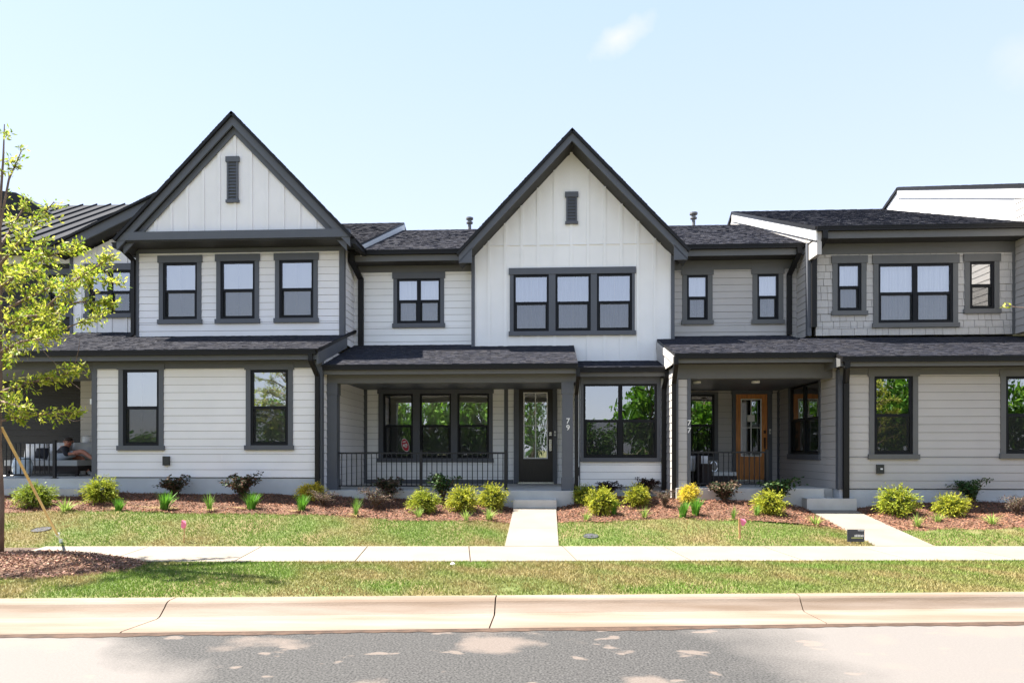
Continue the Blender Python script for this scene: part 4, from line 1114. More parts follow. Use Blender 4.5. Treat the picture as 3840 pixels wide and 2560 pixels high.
# forward wing
zr0 = P(3500, 1831, YRW)[1]
wv1 = RC(3257, 1386, 3440, 1721, YRW); wv2 = RC(3749, 1386, 3935, 1719, YRW)
lap_wall(TR, 'F', YRW, XW + .1, 16, zr0, zwE - .28, 'lap_greige', [hole(wv1), hole(wv2)])
window(TR, 'F', YRW, wv1, [(wv1[0] + .1, wv1[1] - .1)], trim='trim_greige', head=.13, label='tall window above the small outlet box')
window(TR, 'F', YRW, wv2, [(wv2[0] + .1, wv2[1] - .1)], trim='trim_greige', head=.13, label='tall window cut by the right edge of the picture')
corner(TR, 'F', YRW, XW, XW + .1, zr0 - .02, zwE - .2)
bx('foundation', XW + .005, 16, YRW + .0, YRW + .3, .1, zr0 - .021, 'foundation', TR)
x, z = P(3297, 1758, YRW); s = bx('outlet_cover', x - .07, x + .07, YRW - .06, YRW - .02, z - .09, z + .09, 'plastic_black', TR); bx('outlet_tap', x - .005, x + .035, YRW - .075, YRW - .0605, z - .01, z + .02, 'white_paint', s)
downspout(TR, [(xw0 + .1, 13.5, zwE - .1), (xw0 + .1, 13.5, zwE - .2), (XW + .1, YRW - .08, zwE - .45), (XW + .1, YRW - .08, .42)], w=.105, straps=((zr0 - .24, 'white_paint'),))
# porch
zF7 = .735
yb0, zb0_ = PX(2963, 1470, XW); ywa, ywb = PX(2961, 1600, XW)[0], PX(3081, 1600, XW)[0]
zw0, zw1 = PX(3020, 1722, XW)[1], PX(3020, 1420, XW)[1]
wv = (ywb, ywa, zw0, zw1); ym = (ywa + ywb) / 2
lap_wall(TR, 'L', XW, YRW + .1, YB7, zF7, zwE - .1, 'lap_greige', [hole(wv)])
corner(TR, 'L', XW, YRW - .03, YRW + .1, zr0 - .02, zwE - .2, 'trim_grey')
window(TR, 'L', XW, wv, [(wv[0] + .09, ym), (ym, wv[1] - .09)], trim='trim_grey', head=.12, sill=.12, label='twin window in the porch side wall', blind=None, ears=False)
corner(TR, 'L', XW, YB7 - .12, YB7 - .02, zF7, 3.3)
zBm7 = P(2830, 1418, YPI)[1]
bx('porch_beam', P(2531, 1400, YPI)[0], XW - .002, YPI, YPI + .24, zBm7, z7E - .155, 'trim_greige', TR)
bx('porch_ceiling', xg1 - .3, XW - .002, YPI + .241, YB7, zBm7 + .03, zBm7 + .06, 'trim_grey', TR)
for u in (2620, 2844):
    x, z = P(u, 1425, 15.0); s = MB(); s.lathe((x, 15.2, zBm7 - .012), [(.0, 0), (.09, 0), (.09, .04)], 16); s.build('ceiling_light', 'lampglass', TR)
pi0, pi1 = P(2531, 1600, YPI)[0], P(2590, 1600, YPI)[0]
pier = lap_wall(TR, 'F', YPI + .02, pi0 + .06, pi1 - .06, zF7 + .01, zBm7, 'lap_greige'); corner(TR, 'F', YPI + .02, pi0, pi0 + .07, zF7, zBm7); pc = corner(TR, 'F', YPI + .02, pi1 - .07, pi1, zF7, zBm7)
for ch, v in (('7', 1594), ('7', 1622)):
    x, z = P(2585, v, YPI); put_text('house_number', ch, .155, (pi1 - .035, YPI - .018, z), 'white_paint', pc)
lap_wall(TR, 'L', pi0, YPI + .02, 16.0, .5, z7E - .2, 'lap_greige'); bx('pier_side', pi1 - .03, pi1 - .001, YPI + .025, YPI + .5, zF7 + .01, zBm7, 'trim_grey', TR)
corner(TR, 'L', pi0, YPI - .005, YPI + .09, .5, z7E - .2, 'trim_grey')
downspout(TR, [(xq0 + .03, 13.8, z7E - .1), (xq0 + .03, 13.8, z7E - .2), (pi0 - .03, YPI - .06, z7E - .55), (pi0 - .03, YPI - .06, .42)], w=.085)
bx('porch_floor', pi0, P(3090, 1850, 14.15)[0], 14.15, YB7, .2, zF7, 'porch_concrete', TR); bx('porch_floor_end', P(3090, 1850, 14.15)[0] + .001, XW, YRW + .31, YB7, .2, zF7 - .003, 'porch_concrete', TR)
bx('porch_step', PATH2[0] - .02, PATH2[1] + .03, 14.28 - .4, 14.145, .1, zF7 - .18, 'porch_concrete', TR)
fr = RC(2744, 1463, 2892, 1806, YB7); slab = RC(2757, 1478, 2875, 1798, YB7); gls = RC(2776, 1495, 2854, 1711, YB7); pan = RC(2776, 1722, 2856, 1785, YB7)
fr = (fr[0], fr[1], zF7 + .001, fr[3]); slab = (slab[0], slab[1], zF7 + .045, slab[3])
wv = RC(2575, 1470, 2692, 1725, YB7)
lap_wall(TR, 'F', YB7, pi0 + .2, XW - .01, zF7, zBm7 + .1, 'lap_greige', [hole(wv), (fr[0] + .02, fr[1] - .02, 0, fr[3] - .02)])
window(TR, 'F', YB7, wv, [(wv[0] + .07, wv[1] - .09)], trim='trim_grey', head=.06, label='porch window behind the outdoor chair', ears=False)
d77 = door(TR, YB7 - .025, fr, slab, gls, 'door_wood', zF7, pan, label='orange brown wooden front door with white glass bars')
x, z = P(2814, 1569, YB7); bx('paper_notice', x - .09, x + .09, YB7 - .052, YB7 - .048, z - .08, z + .09, 'white_paint', d77)
corner(TR, 'F', YB7, fr[1] + .14, fr[1] + .24, zF7, zBm7)
railing('porch_railing', YPI + .1, pi1 + .005, P(2882, 1700, YPI)[0], zF7, P(2740, 1692, YPI + .1)[1], [P(2882, 1, YPI)[0] - .0], 'short black steel railing on the porch of number 77', sp=.105)

# far right neighbour, higher roof
TE = empty('townhouse', (13, 14, .5), 'pale townhouse with taller roof at the right edge', 'townhouse', 'townhouses in a row')
zeR = P(3368, 703, 20.8); YE = 13.9
x_e = XE + .005
lap_wall(TE, 'L', x_e, YE, YSH - .004, 4.1, 7.2, 'lap_greige')
ker = .37; zee = zeR[1] - ker * (20.8 - 13.4)
roof(TE, (x_e - .05, 13.4, zee), (19, 13.4, zee), (19, 20.8, zeR[1]), (x_e - .05, 20.8, zeR[1]), .08)
roof(TE, (19, 27, zee + .5), (x_e - .05, 27, zee + .5), (x_e - .05, 20.8, zeR[1]), (19, 20.8, zeR[1]), .08)
b = MB(); b.hexa([(x_e, 13.45, zee - .08), (x_e, 13.45, zee - .4), (x_e, 15.7, 5.9), (x_e, 26.5, 5.9), (x_e, 26.5, zee + .4), (x_e, 20.8, zeR[1] - .08)], [(x_e + .1, 13.45, zee - .08), (x_e + .1, 13.45, zee - .4), (x_e + .1, 15.7, 5.9), (x_e + .1, 26.5, 5.9), (x_e + .1, 26.5, zee + .4), (x_e + .1, 20.8, zeR[1] - .08)]); b.build('party_wall', 'lap_white', TE)
b = MB(); b.hexa([(x_e - .035, 13.42, zee - .06), (x_e - .035, 13.42, zee - .3), (x_e - .035, 20.8, zeR[1] - .3), (x_e - .035, 20.8, zeR[1] - .06)], [(x_e - .002, 13.42, zee - .06), (x_e - .002, 13.42, zee - .3), (x_e - .002, 20.8, zeR[1] - .3), (x_e - .002, 20.8, zeR[1] - .06)]); b.build('rake_board', 'rake_white', TE)
lap_wall(TE, 'F', YE, x_e + .0, 19, 4.1, 7.0, 'lap_greige')
bx('rear_mass', x_e + .1, 19, 16, 26, .2, 6, 'lap_white', TE)

# ================================================================== PLANTS
def unit(v): return v / (np.linalg.norm(v, axis=-1, keepdims=True) + 1e-9)
def gold_bush(n_shoot, tips, inner, seed, tall=1.0):
    """thread leaf cypress: drooping shoots with slivers, radius about .5"""
    r = np.random.default_rng(seed); parts = []
    d = unit(r.normal(size=(n_shoot, 3)) * [1, 1, .9] + [0, 0, .12])
    R_ = (.34 + .2 * r.uniform(size=n_shoot) ** 1.5) * (1 + .2 * np.sin(3 * np.arctan2(d[:, 1], d[:, 0]) + seed + 3 * d[:, 2]))
    for k in range(9):
        t = .35 + .65 * (k + r.uniform(0, 1, n_shoot)) / 9
        p = d * (R_ * t)[:, None] * [1, 1, .92 * tall] + [0, 0, .38 * tall]; p[:, 2] -= .05 * t ** 3
        p[:, 2] = np.maximum(p[:, 2], .02)
        q = unit(d + r.normal(0, .55, (n_shoot, 3)) + [0, 0, .2])
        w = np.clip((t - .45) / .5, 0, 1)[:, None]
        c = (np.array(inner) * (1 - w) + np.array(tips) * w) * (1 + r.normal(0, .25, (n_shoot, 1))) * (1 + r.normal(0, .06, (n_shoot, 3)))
        parts.append(leaves(p, q, r.uniform(.05, .11, n_shoot), r.uniform(.012, .026, n_shoot), np.clip(c, .004, .9), .15))
    return fast_mesh('foliage', *merge(parts)[:2], 'leaf', merge(parts)[2])
def arching(n_stem, per, cols, L, W, seed, spread=.5, h=.85, bare=.2):
    """loose shrub of arching stems: returns foliage mesh and stem mesh"""
    r = np.random.default_rng(seed); parts = []; st = MB()
    for i in range(n_stem):
        a = r.uniform(0, 6.28); o = r.uniform(.25, 1) * spread; hh = h * r.uniform(.55, 1.05)
        pts = [np.array([math.cos(a) * o * t ** 1.3, math.sin(a) * o * t ** 1.3, hh * math.sin(t * 1.75) / 1.0 * .98]) for t in np.linspace(0, 1, 6)]
        st.tube([tuple(p) for p in pts], [.012 * (1 - .7 * t) for t in np.linspace(0, 1, 6)], 5)
        t = r.uniform(bare, 1, per); ix = np.minimum((t * 5).astype(int), 4); P_ = np.array(pts)
        p = P_[ix] + (P_[ix + 1] - P_[ix]) * (t * 5 - ix)[:, None] + r.normal(0, .035, (per, 3))
        d = unit(r.normal(size=(per, 3)) + [0, 0, .3])
        c = np.array(cols)[r.integers(0, len(cols), per)] * (1 + r.normal(0, .25, (per, 1)))
        parts.append(leaves(p, d, r.uniform(.6, 1.2, per) * L, r.uniform(.7, 1.2, per) * W, np.clip(c, .004, .9)))
    V, F, C = merge(parts)
    return fast_mesh('foliage', V, F, 'leaf', C), st.mesh('stems', 'twig')
def blades(n, L, col, straw, seed, upright=.6):
    r = np.random.default_rng(seed); V, F, C = [], [], []
    for i in range(n):
        a = r.uniform(0, 6.28); le = L * r.uniform(.6, 1.1); old = r.uniform() < straw
        o = (r.uniform(.5, 1.0) if old else r.uniform(.05, 1) * (1 - upright)) * le; w = r.uniform(.0025, .0055)
        c = np.array((.42, .33, .15) if old else col) * r.uniform(.65, 1.35); b0 = np.array([math.cos(a), math.sin(a)]) * r.uniform(0, .035)
        sx, sy = -math.sin(a) * w, math.cos(a) * w; base = len(V)
        for k in range(5):
            t = k / 4; x, y = b0 + np.array([math.cos(a), math.sin(a)]) * o * t ** 1.6; z = (le * (t - .55 * t * t * (o / le) ** .6 * (1.6 if old else 1)))
            z = max(z * (.35 if old else 1), .005); ww = 1 - .93 * t ** 2
            V += [(x - sx * ww, y - sy * ww, z), (x + sx * ww, y + sy * ww, z)]; C += [c, c]
            if k: F.append((base + 2 * k - 2, base + 2 * k - 1, base + 2 * k + 1, base + 2 * k))
    return fast_mesh('leaves', V, F, 'leaf', np.clip(C, .005, .9))

stem_me = MB()
for k in range(5):
    a = k * 1.26; stem_me.tube([(0, 0, -.03), (.05 * math.cos(a), .05 * math.sin(a), .12), (.22 * math.cos(a), .22 * math.sin(a), .42)], [.02, .014, .005], 6)
stem_me = stem_me.mesh('stems', 'twig')
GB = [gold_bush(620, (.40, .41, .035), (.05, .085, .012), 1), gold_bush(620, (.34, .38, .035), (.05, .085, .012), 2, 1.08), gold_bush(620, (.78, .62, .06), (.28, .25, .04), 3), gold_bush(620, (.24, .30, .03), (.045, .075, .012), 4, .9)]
DARK = [(.035, .045, .022), (.05, .05, .03), (.10, .055, .04), (.03, .06, .02), (.16, .11, .07)]
SH = {'dark': arching(30, 44, DARK, .085, .05, 5), 'brown': arching(34, 40, [(.13, .085, .065), (.16, .12, .09), (.09, .06, .05), (.10, .10, .05)], .05, .022, 6, .55, .6),
      'green': arching(24, 40, [(.035, .085, .02), (.05, .11, .03), (.08, .13, .03), (.03, .06, .02)], .095, .042, 7, .5, .9, .3), 'wine': arching(30, 44, [(.045, .02, .022), (.03, .03, .02), (.07, .04, .03)], .08, .048, 8, .5, .75)}
BL = [blades(120, .30, (.10, .25, .025), .15, 9, .72), blades(100, .28, (.17, .30, .05), .35, 10, .55), blades(60, .26, (.26, .36, .08), .25, 12, .35)]

def plant(name, mesh, stems, u, v, wpx, hpx, mw, mh, label, cat, group, rz=0.0):
    X, Y, Z = G(u * 1.6327, v * 1.6327)
    lim = (13.85 if X < xb else 14.05 if X < .35 else 15.3 if X < pi0 - .1 else 14.15 if X < 5.0 else 14.02) - .22
    if Y > lim: X *= lim / Y; Y = lim; Z = float(zg(X, Y))
    co = np.empty(len(mesh.vertices) * 3, np.float32); mesh.vertices.foreach_get('co', co); co = co.reshape(-1, 3)
    mw = 2 * np.percentile(np.abs(co[:, 0]), 97); mh = np.percentile(co[:, 2], 98.5)
    dep = -X * SN + Y * CS; ppm = FPX / dep / 1.6327
    kk = {'cypress_bush': (.9, .95), 'shrub': (.95, 1.08), 'grass_clump': (1.45, 1.15)}[name]
    sx, sz = kk[0] * wpx / ppm / mw, kk[1] * hpx / ppm / mh; sy = sx * (.8 + .3 * abs(math.sin(u)))
    T = empty(name, (X, Y, Z), label, cat, group)
    W = Matrix.Translation((X, Y, Z - .015)) @ Matrix.Rotation(.14 * math.sin(u * 1.3), 4, 'Y') @ Matrix.Rotation(rz, 4, 'Z') @ Matrix.Diagonal((sx, sy, sz, 1))
    link(bpy.data.objects.new('foliage', mesh), T, W)
    if stems is not None: link(bpy.data.objects.new('stems', stems), T, W)
    return T
gb = 'gold thread cypress bushes in the beds'
for i, (u, v, w, h, k, l) in enumerate([
    (78, 1163, 80, 54, 3, 'olive green bush behind the slanting yellow tree strap'),
    (232, 1154, 78, 58, 1, 'large round yellow green bush at the porch corner by the seated man'),
    (713, 1143, 62, 38, 2, 'small bright yellow bush under the downspout left of the railed porch'),
    (972, 1175, 64, 52, 1, 'round golden bush in front of the middle railing post'),
    (1063, 1173, 68, 58, 0, 'golden bush between two others left of the front step'),
    (1127, 1167, 62, 56, 0, 'golden bush nearest the left side of the front step'),
    (1347, 1155, 56, 42, 1, 'yellow green bush at the bay window tucked behind a larger one'),
    (1386, 1180, 70, 62, 0, 'large golden bush standing forward in front of the bay window'),
    (1461, 1160, 62, 48, 0, 'golden bush under the right half of the bay window'),
    (1583, 1153, 46, 42, 2, 'narrow pale yellow bush in front of the siding pier marked 77'),
    (1765, 1180, 72, 54, 0, 'golden bush left of the step to number 77'),
    (2056, 1182, 84, 66, 1, 'wide yellow green bush below the small outlet on the greige wall'),
    (2184, 1183, 72, 50, 0, 'golden bush beside the dark green shrub at far right')]):
    plant('cypress_bush', GB[k], stem_me, u, v, w, h, 1.02, .88, l, 'bush', gb, i * 1.7)
for i, (u, v, w, h, k, l) in enumerate([
    (405, 1141, 58, 44, 'dark', 'dark leafy shrub below the outlet on the white wall'),
    (560, 1148, 62, 56, 'dark', 'tall dark shrub with bare twigs under the right window of the white wall'),
    (740, 1163, 56, 34, 'brown', 'low brown bare shrub beside the small bright yellow bush'),
    (890, 1140, 58, 48, 'dark', 'dark reddish shrub touching the railing left of its middle post'),
    (862, 1165, 66, 42, 'brown', 'brown twiggy shrub in front of the dark reddish one at the railing'),
    (1017, 1145, 72, 58, 'green', 'green shrub reaching over the railing right of its middle post'),
    (1396, 1140, 50, 34, 'wine', 'dark wine coloured shrub under the left half of the bay window'),
    (1480, 1135, 56, 40, 'wine', 'dark wine coloured shrub under the right half of the bay window'),
    (1527, 1163, 52, 36, 'brown', 'low brown shrub beside the two downspouts'),
    (1663, 1153, 62, 46, 'dark', 'dark shrub with pale dead leaves before the short railing'),
    (1792, 1152, 80, 54, 'green', 'green shrub with trailing stems at the post by the step of number 77'),
    (2237, 1160, 86, 56, 'green', 'dark green shrub against the grey foundation at far right'),
    (2338, 1182, 50, 42, 'brown', 'faded brown shrub at the right edge of the picture')]):
    plant('shrub', SH[k][0], SH[k][1], u, v, w, h, 1.0, .9, l, 'shrub', 'loose shrubs against the houses', i * 2.1)
for i, (u, v, w, h, k, l) in enumerate([
    (150, 1174, 50, 30, 2, 'sprawling grass clump behind the yellow strap'),
    (272, 1172, 26, 26, 0, 'small grass clump right of the large round bush by the porch corner'),
    (378, 1168, 34, 36, 0, 'dense dark green grass clump below the outlet shrub'),
    (481, 1171, 34, 36, 1, 'light green grass clump between the two dark shrubs'),
    (577, 1170, 32, 36, 0, 'grass clump in front of the tall dark shrub with bare twigs'),
    (692, 1172, 30, 34, 0, 'dark grass clump below the small bright yellow bush'),
    (817, 1184, 36, 40, 1, 'upright light green grass clump standing alone before the railed porch'),
    (962, 1187, 34, 26, 2, 'pale grass clump at the foot of the bush by the middle railing post'),
    (1072, 1197, 26, 30, 2, 'small grass clump in front of the middle golden bush'),
    (1122, 1192, 42, 30, 2, 'spreading pale grass clump nearest the front path'),
    (1345, 1195, 28, 24, 2, 'small pale grass clump right of the front path'),
    (1411, 1182, 22, 34, 0, 'grass clump growing through the large golden bush'),
    (1480, 1188, 32, 26, 2, 'pale grass clump in front of the bay window'),
    (1567, 1188, 26, 38, 0, 'left one of two green grass clumps under the pale yellow bush'),
    (1597, 1183, 28, 38, 0, 'right one of two green grass clumps under the pale yellow bush'),
    (1684, 1193, 28, 28, 1, 'grass clump behind the wooden stake with pink ribbon'),
    (1737, 1184, 36, 26, 1, 'grass clump at the foot of the bush by the step of number 77'),
    (1872, 1206, 44, 26, 2, 'thin grass clump at the edge of the path to number 77'),
    (2107, 1208, 34, 30, 2, 'grass clump below the wide bush right of the path'),
    (2152, 1197, 36, 24, 2, 'grass clump at the foot of the golden bush at far right'),
    (2280, 1203, 38, 24, 2, 'grass clump nearest the right edge of the picture')]):
    plant('grass_clump', BL[k], None, u, v, w, h, .36, .27, l, 'grass clump', 'grass clumps along the beds', i * 1.3)
# white flowers in the shrub by the step of number 77
X, Y, Z = G(1792 * 1.6327, 1152 * 1.6327)
n = 90; p = np.stack([RNG.normal(X, .13, n), RNG.normal(Y - .12, .1, n), RNG.normal(Z + .36, .05, n)], 1)
V, F, C = leaves(p, unit(RNG.normal(size=(n, 3))), .05, .045, jitter((.75, .76, .78), n, .06, .01))
sp = [o for o in COL.objects if o.get('label', '').startswith('green shrub with trailing')][0]
link(bpy.data.objects.new('flowers', fast_mesh('flowers', V, F, 'leaf', C)), sp)

# ------------------------------------------------------------------ street trees
def tree_from(name, base, top, branches, twigs, label, group, lcol, seed, mirror=0, upper_dark=True):
    r = np.random.default_rng(seed); T = empty(name, base, label, 'tree', group)
    b = Vector(base); t = Vector(top); w = MB()
    tp = [b.lerp(t, k / 7) + Vector((.03 * math.sin(k * 1.7), .03 * math.cos(k * 2.1), 0)) * (k > 0) for k in range(8)]
    w.tube(tp, [.055, .045, .042, .038, .032, .026, .018, .008], 10); w.build('trunk', 'bark', T, smooth=True)
    lim, parts = MB(), []
    for pts, nl in branches:
        pts = [Vector(p) for p in pts]; n = len(pts)
        lim.tube(pts, [.018 * (1 - .8 * k / (n - 1)) + .002 for k in range(n)], 6)
        t_ = np.sort(r.uniform(.12, 1.0, max(3, nl // 5))); P_ = np.array([tuple(p) for p in pts]); m = n - 1
        for q in t_:
            k = min(int(q * m), m - 1); c = P_[k] + (P_[k + 1] - P_[k]) * (q * m - k); ax = unit(P_[k + 1] - P_[k])
            d = unit(ax * .7 + r.normal(0, .55, 3) + [0, 0, .02]); L = r.uniform(.10, .26) * (1.15 - .5 * q); e = c + d * L
            lim.tube([tuple(c), tuple(e)], [.004, .002], 4, False)
            m2 = r.integers(8, 15); s = r.uniform(.1, 1.1, m2)[:, None]; pp = c + (e - c) * s + r.normal(0, .018, (m2, 3))
            ld = unit(d * .6 + r.normal(0, .55, (m2, 3)) + [0, 0, -.12])
            col = np.array(lcol)[r.integers(0, len(lcol), m2)] * (1 + r.normal(0, .18, (m2, 1)))
            parts.append(leaves(pp, ld, r.uniform(.045, .085, m2), r.uniform(.018, .03, m2), np.clip(col, .01, .9)))
    for pts in twigs: lim.tube(pts, [.005, .004, .002][:len(pts)], 4)
    lim.build('limbs', 'bark', T)
    V, F, C = merge(parts); link(bpy.data.objects.new('crown', fast_mesh('crown', V, F, 'leaf_tree', C)), T)
    return T
TX, TY = RCX + .0, RCY + .25
TX = P(-3, 1900, TY)[0]
def zp(x, y, dY): X_, Z_ = P(x / 1.206, 400 + y / 1.206, TY + dY); return (X_, TY + dY, Z_)
def stem(y): return (TX, TY, P(-3, 400 + y / 1.206, TY)[1])
BR = [([stem(560), zp(40, 330, .05), zp(95, 205, .1)], 60), ([stem(500), zp(15, 230, .0), zp(20, 80, .0)], 40), ([stem(720), zp(130, 560, -.3), zp(245, 430, -.4)], 170), ([stem(640), zp(70, 520, .3), zp(130, 420, .4)], 110), ([stem(780), zp(180, 690, .3), zp(345, 635, .5)], 230),
      ([stem(930), zp(200, 830, -.3), zp(380, 770, -.5), zp(520, 800, -.6)], 330), ([stem(980), zp(200, 900, .2), zp(400, 880, .4), zp(520, 890, .5)], 330), ([stem(1060), zp(150, 960, -.4), zp(350, 780, -.7), zp(515, 670, -.9)], 260),
      ([stem(1120), zp(150, 1030, .4), zp(300, 1000, .6), zp(465, 935, .8)], 300), ([stem(1290), zp(120, 1250, -.2), zp(250, 1220, -.3), zp(358, 1185, -.35)], 250), ([stem(1420), zp(150, 1390, .2), zp(335, 1385, .3)], 220),
      ([stem(1010), zp(100, 950, -.5), zp(290, 930, -.9)], 220), ([stem(850), zp(90, 740, .5), zp(200, 600, .8)], 180), ([stem(1110), zp(100, 1060, -.6), zp(230, 1040, -.9)], 160), ([stem(820), zp(80, 760, -.4), zp(170, 740, -.7)], 150), ([stem(1330), zp(40, 1340, -.3), zp(110, 1360, -.5)], 90)]
for k in range(15):
    y = 520 + k * 62; s = Vector(stem(y)); a = random.uniform(2.2, 4.1); L = random.uniform(.7, 1.5)
    e = s + Vector((math.cos(a) * L, math.sin(a) * L, random.uniform(.1, .6))); BR.append(([tuple(s), tuple(s.lerp(e, .5) + Vector((0, 0, .08))), tuple(e)], 150))
LC = [(.27, .34, .025), (.40, .43, .045), (.15, .24, .02), (.50, .50, .09)]
tree_from('street_tree', (TX, TY, zm(np.array([TX]), np.array([TY]))[0] - .05), (TX, TY, stem(250)[2]), BR,
          [[zp(165, 1070, -.2), zp(220, 1130, -.2), zp(268, 1180, -.2)], [zp(340, 1160, .2), zp(355, 1100, .2), zp(363, 1040, .2)], [zp(290, 1408, .2), zp(335, 1422, .2), zp(378, 1414, .2)], [zp(300, 1230, -.2), zp(365, 1278, -.2)]],
          'young street tree with bright yellow green leaves at the left edge', 'young street trees on the verge', LC, 21)
# second street tree, just outside the picture: only one branch tip reaches in
T2 = (8.75, 9.1, -.02); r2 = random.Random(5); B2 = []
tipX, tipZ = P(3795, 1150, 8.9)
B2.append(([(T2[0], T2[1], 2.9), (7.9, 9.0, 3.15), (tipX, 8.9, tipZ)], 60))
for k in range(26):
    z = 1.6 + k * .14; a = r2.uniform(-1.9, 1.9); L = r2.uniform(.6, 1.5) * (1.1 - .5 * (z - 1.6) / 3.7); s = Vector((T2[0], T2[1], z))
    e = s + Vector((math.cos(a) * L, math.sin(a) * L, r2.uniform(.15, .6))); B2.append(([tuple(s), tuple(s.lerp(e, .5) + Vector((0, 0, .08))), tuple(e)], 120))
tree_from('street_tree', T2, (T2[0], T2[1], 5.4), B2, [], 'street tree whose single leafy branch tip enters at the right edge', 'young street trees on the verge', LC, 22)
# guy strap of the tree
ax_, ay_, az_ = G(228, 2036)
hang = Vector((TX + .03, TY, P(20, 1600, TY)[1])); an = Vector((ax_, ay_, az_ + .03))
T = empty('guy_strap', an, 'slanting yellow strap tying the street tree to the lawn edge', 'strap')
s = MB(); s.bar(hang, an + (hang - an) * .06, .035, .012); s.build('webbing', 'strap', T)
s = MB(); s.tube([an + (hang - an) * .065, an + (hang - an) * .03], [.02, .012], 8).box(an.x - .02, an.x + .02, an.y - .015, an.y + .015, az_ - .05, an.z + .04).box(an.x - .08, an.x - .02, an.y - .02, an.y + .01, an.z + .1, an.z + .14); s.build('anchor', 'white_paint', T)

# ------------------------------------------------------------------ trees across the street (seen in the window glass)
def big_crown(seed, n=5200):
    r = np.random.default_rng(seed); cl = unit(r.normal(size=(46, 3))) * r.uniform(.35, 1.0, (46, 1)) * [1, 1, .9]
    k = r.integers(0, 46, n); p = cl[k] + unit(r.normal(size=(n, 3))) * r.uniform(.05, .33, (n, 1)) ** 1
    d = unit(r.normal(size=(n, 3)) + [0, 0, -.2]); c = np.array([(.05, .14, .010), (.09, .22, .012), (.03, .085, .008), (.14, .27, .02)])[r.integers(0, 4, n)] * (1 + r.normal(0, .25, (n, 1)))
    V, F, C = leaves(p, d, r.uniform(.07, .13, n), r.uniform(.04, .08, n), np.clip(c, .005, .9)); return fast_mesh('crown', V, F, 'leaf_tree', C)
CR = [big_crown(31), big_crown(32), big_crown(33, 3000)]
tk = MB(); tk.tube([(0, 0, 0), (.02, 0, .3), (-.02, .02, .6), (0, 0, .85)], [.035, .028, .022, .01], 8)
for k in range(7): tk.tube([(0, 0, .35 + .06 * k), (.2 * math.cos(k * 2.4), .2 * math.sin(k * 2.4), .5 + .06 * k)], [.012, .004], 5)
tk = tk.mesh('trunk', 'bark')
TLAB = ['low wide tree across the street, leftmost in the glass reflections', 'low tree across the street left of the porch sofa reflections', 'rounded tree reflected in the tall window beside the downspout', 'tall tree reflected at the left end of the triple porch window',
        'tall tree reflected in the middle of the triple porch window', 'tall tree reflected at the right end of the triple porch window', 'slim airy tree reflected in the glass of the brown door', 'low round tree reflected in the left half of the bay window',
        'tall tree reflected in the right half of the bay window', 'tall tree reflected in the porch window behind the wicker chair', 'broad tree across the street between the two tall right window reflections', 'broad tree across the street facing the greige wing',
        'tall tree reflected in the window above the small outlet box', 'tall tree across the street right of the outlet window reflection', 'tall tree reflected in the window cut by the right edge']
for i, (x, y, h, w, k) in enumerate([(-26, -16, 3.4, 5, 0), (-21.5, -15, 3.8, 4, 1), (-16.3, -15, 5.6, 4.5, 0), (-12, -16, 8.2, 5, 1), (-8.2, -14, 7.2, 4.6, 0), (-4.9, -16, 7.8, 4.6, 1), (-1.1, -13, 7.0, 2.6, 2), (3.1, -17, 4.4, 4, 0), (6.9, -15, 8.3, 5, 1), (10.6, -16, 8.0, 5, 0), (14.5, -15, 8.4, 5.4, 1), (18.6, -14, 8.0, 5, 0), (22.6, -15, 8.4, 5, 1), (27, -15, 8.0, 5.4, 0), (31.5, -15, 8.2, 5.4, 1)]):
    T = empty('tree', (x, y, -.07), TLAB[i], 'tree', 'trees across the street')
    W = Matrix.Translation((x, y, -.07)) @ Matrix.Rotation(i * 1.1, 4, 'Z')
    link(bpy.data.objects.new('trunk', tk), T, W @ Matrix.Diagonal((h * .8, h * .8, h * .9, 1)))
    link(bpy.data.objects.new('crown', CR[k]), T, W @ Matrix.Translation((0, 0, h * .47)) @ Matrix.Diagonal((w * .55, w * .5, h * .45, 1)))

# ================================================================== SMALL THINGS
def gx(u, v): return G(u * 1.6327, v * 1.6327)
# survey flags and stake
for (u, v, h, st_, l) in ((422, 1246, 52, False, 'pink marker flag on a wire in the left lawn'), (1706, 1236, 46, True, 'wooden stake with pink ribbon in the right lawn')):
    X, Y, Z = gx(u, v); ppm = FPX / (-X * SN + Y * CS) / 1.6327; H = h / ppm
    T = empty('marker_flag' if not st_ else 'survey_stake', (X, Y, Z), l, 'flag' if not st_ else 'stake')
    if st_:
        s = MB(); s.hexa([(X - .06, Y - .008, Z - .05), (X - .03, Y - .008, Z - .05), (X - .03, Y + .008, Z - .05), (X - .06, Y + .008, Z - .05)], [(X - .07, Y - .008, Z + H), (X - .04, Y - .008, Z + H), (X - .04, Y + .008, Z + H), (X - .07, Y + .008, Z + H)]); s.build('stake', 'wood_stake', T)
    else:
        s = MB(); s.tube([(X, Y, Z - .05), (X + .01, Y, Z + H * .5), (X, Y, Z + H)], .009, 6); s.build('wire', 'wood_stake', T)
    s = MB(); f = [(-.03 if not st_ else -.045, 0, 1.0), (.03, .01, .98), (.055, -.01, .82), (.03, .015, .66), (-.01, 0, .62), (-.035, -.01, .7)]
    s.hexa([(X + a, Y + b - .012, Z + H * c) for a, b, c in f], [(X + a * .95, Y + b - .008, Z + H * c) for a, b, c in f]); s.build('ribbon', 'pink', T)
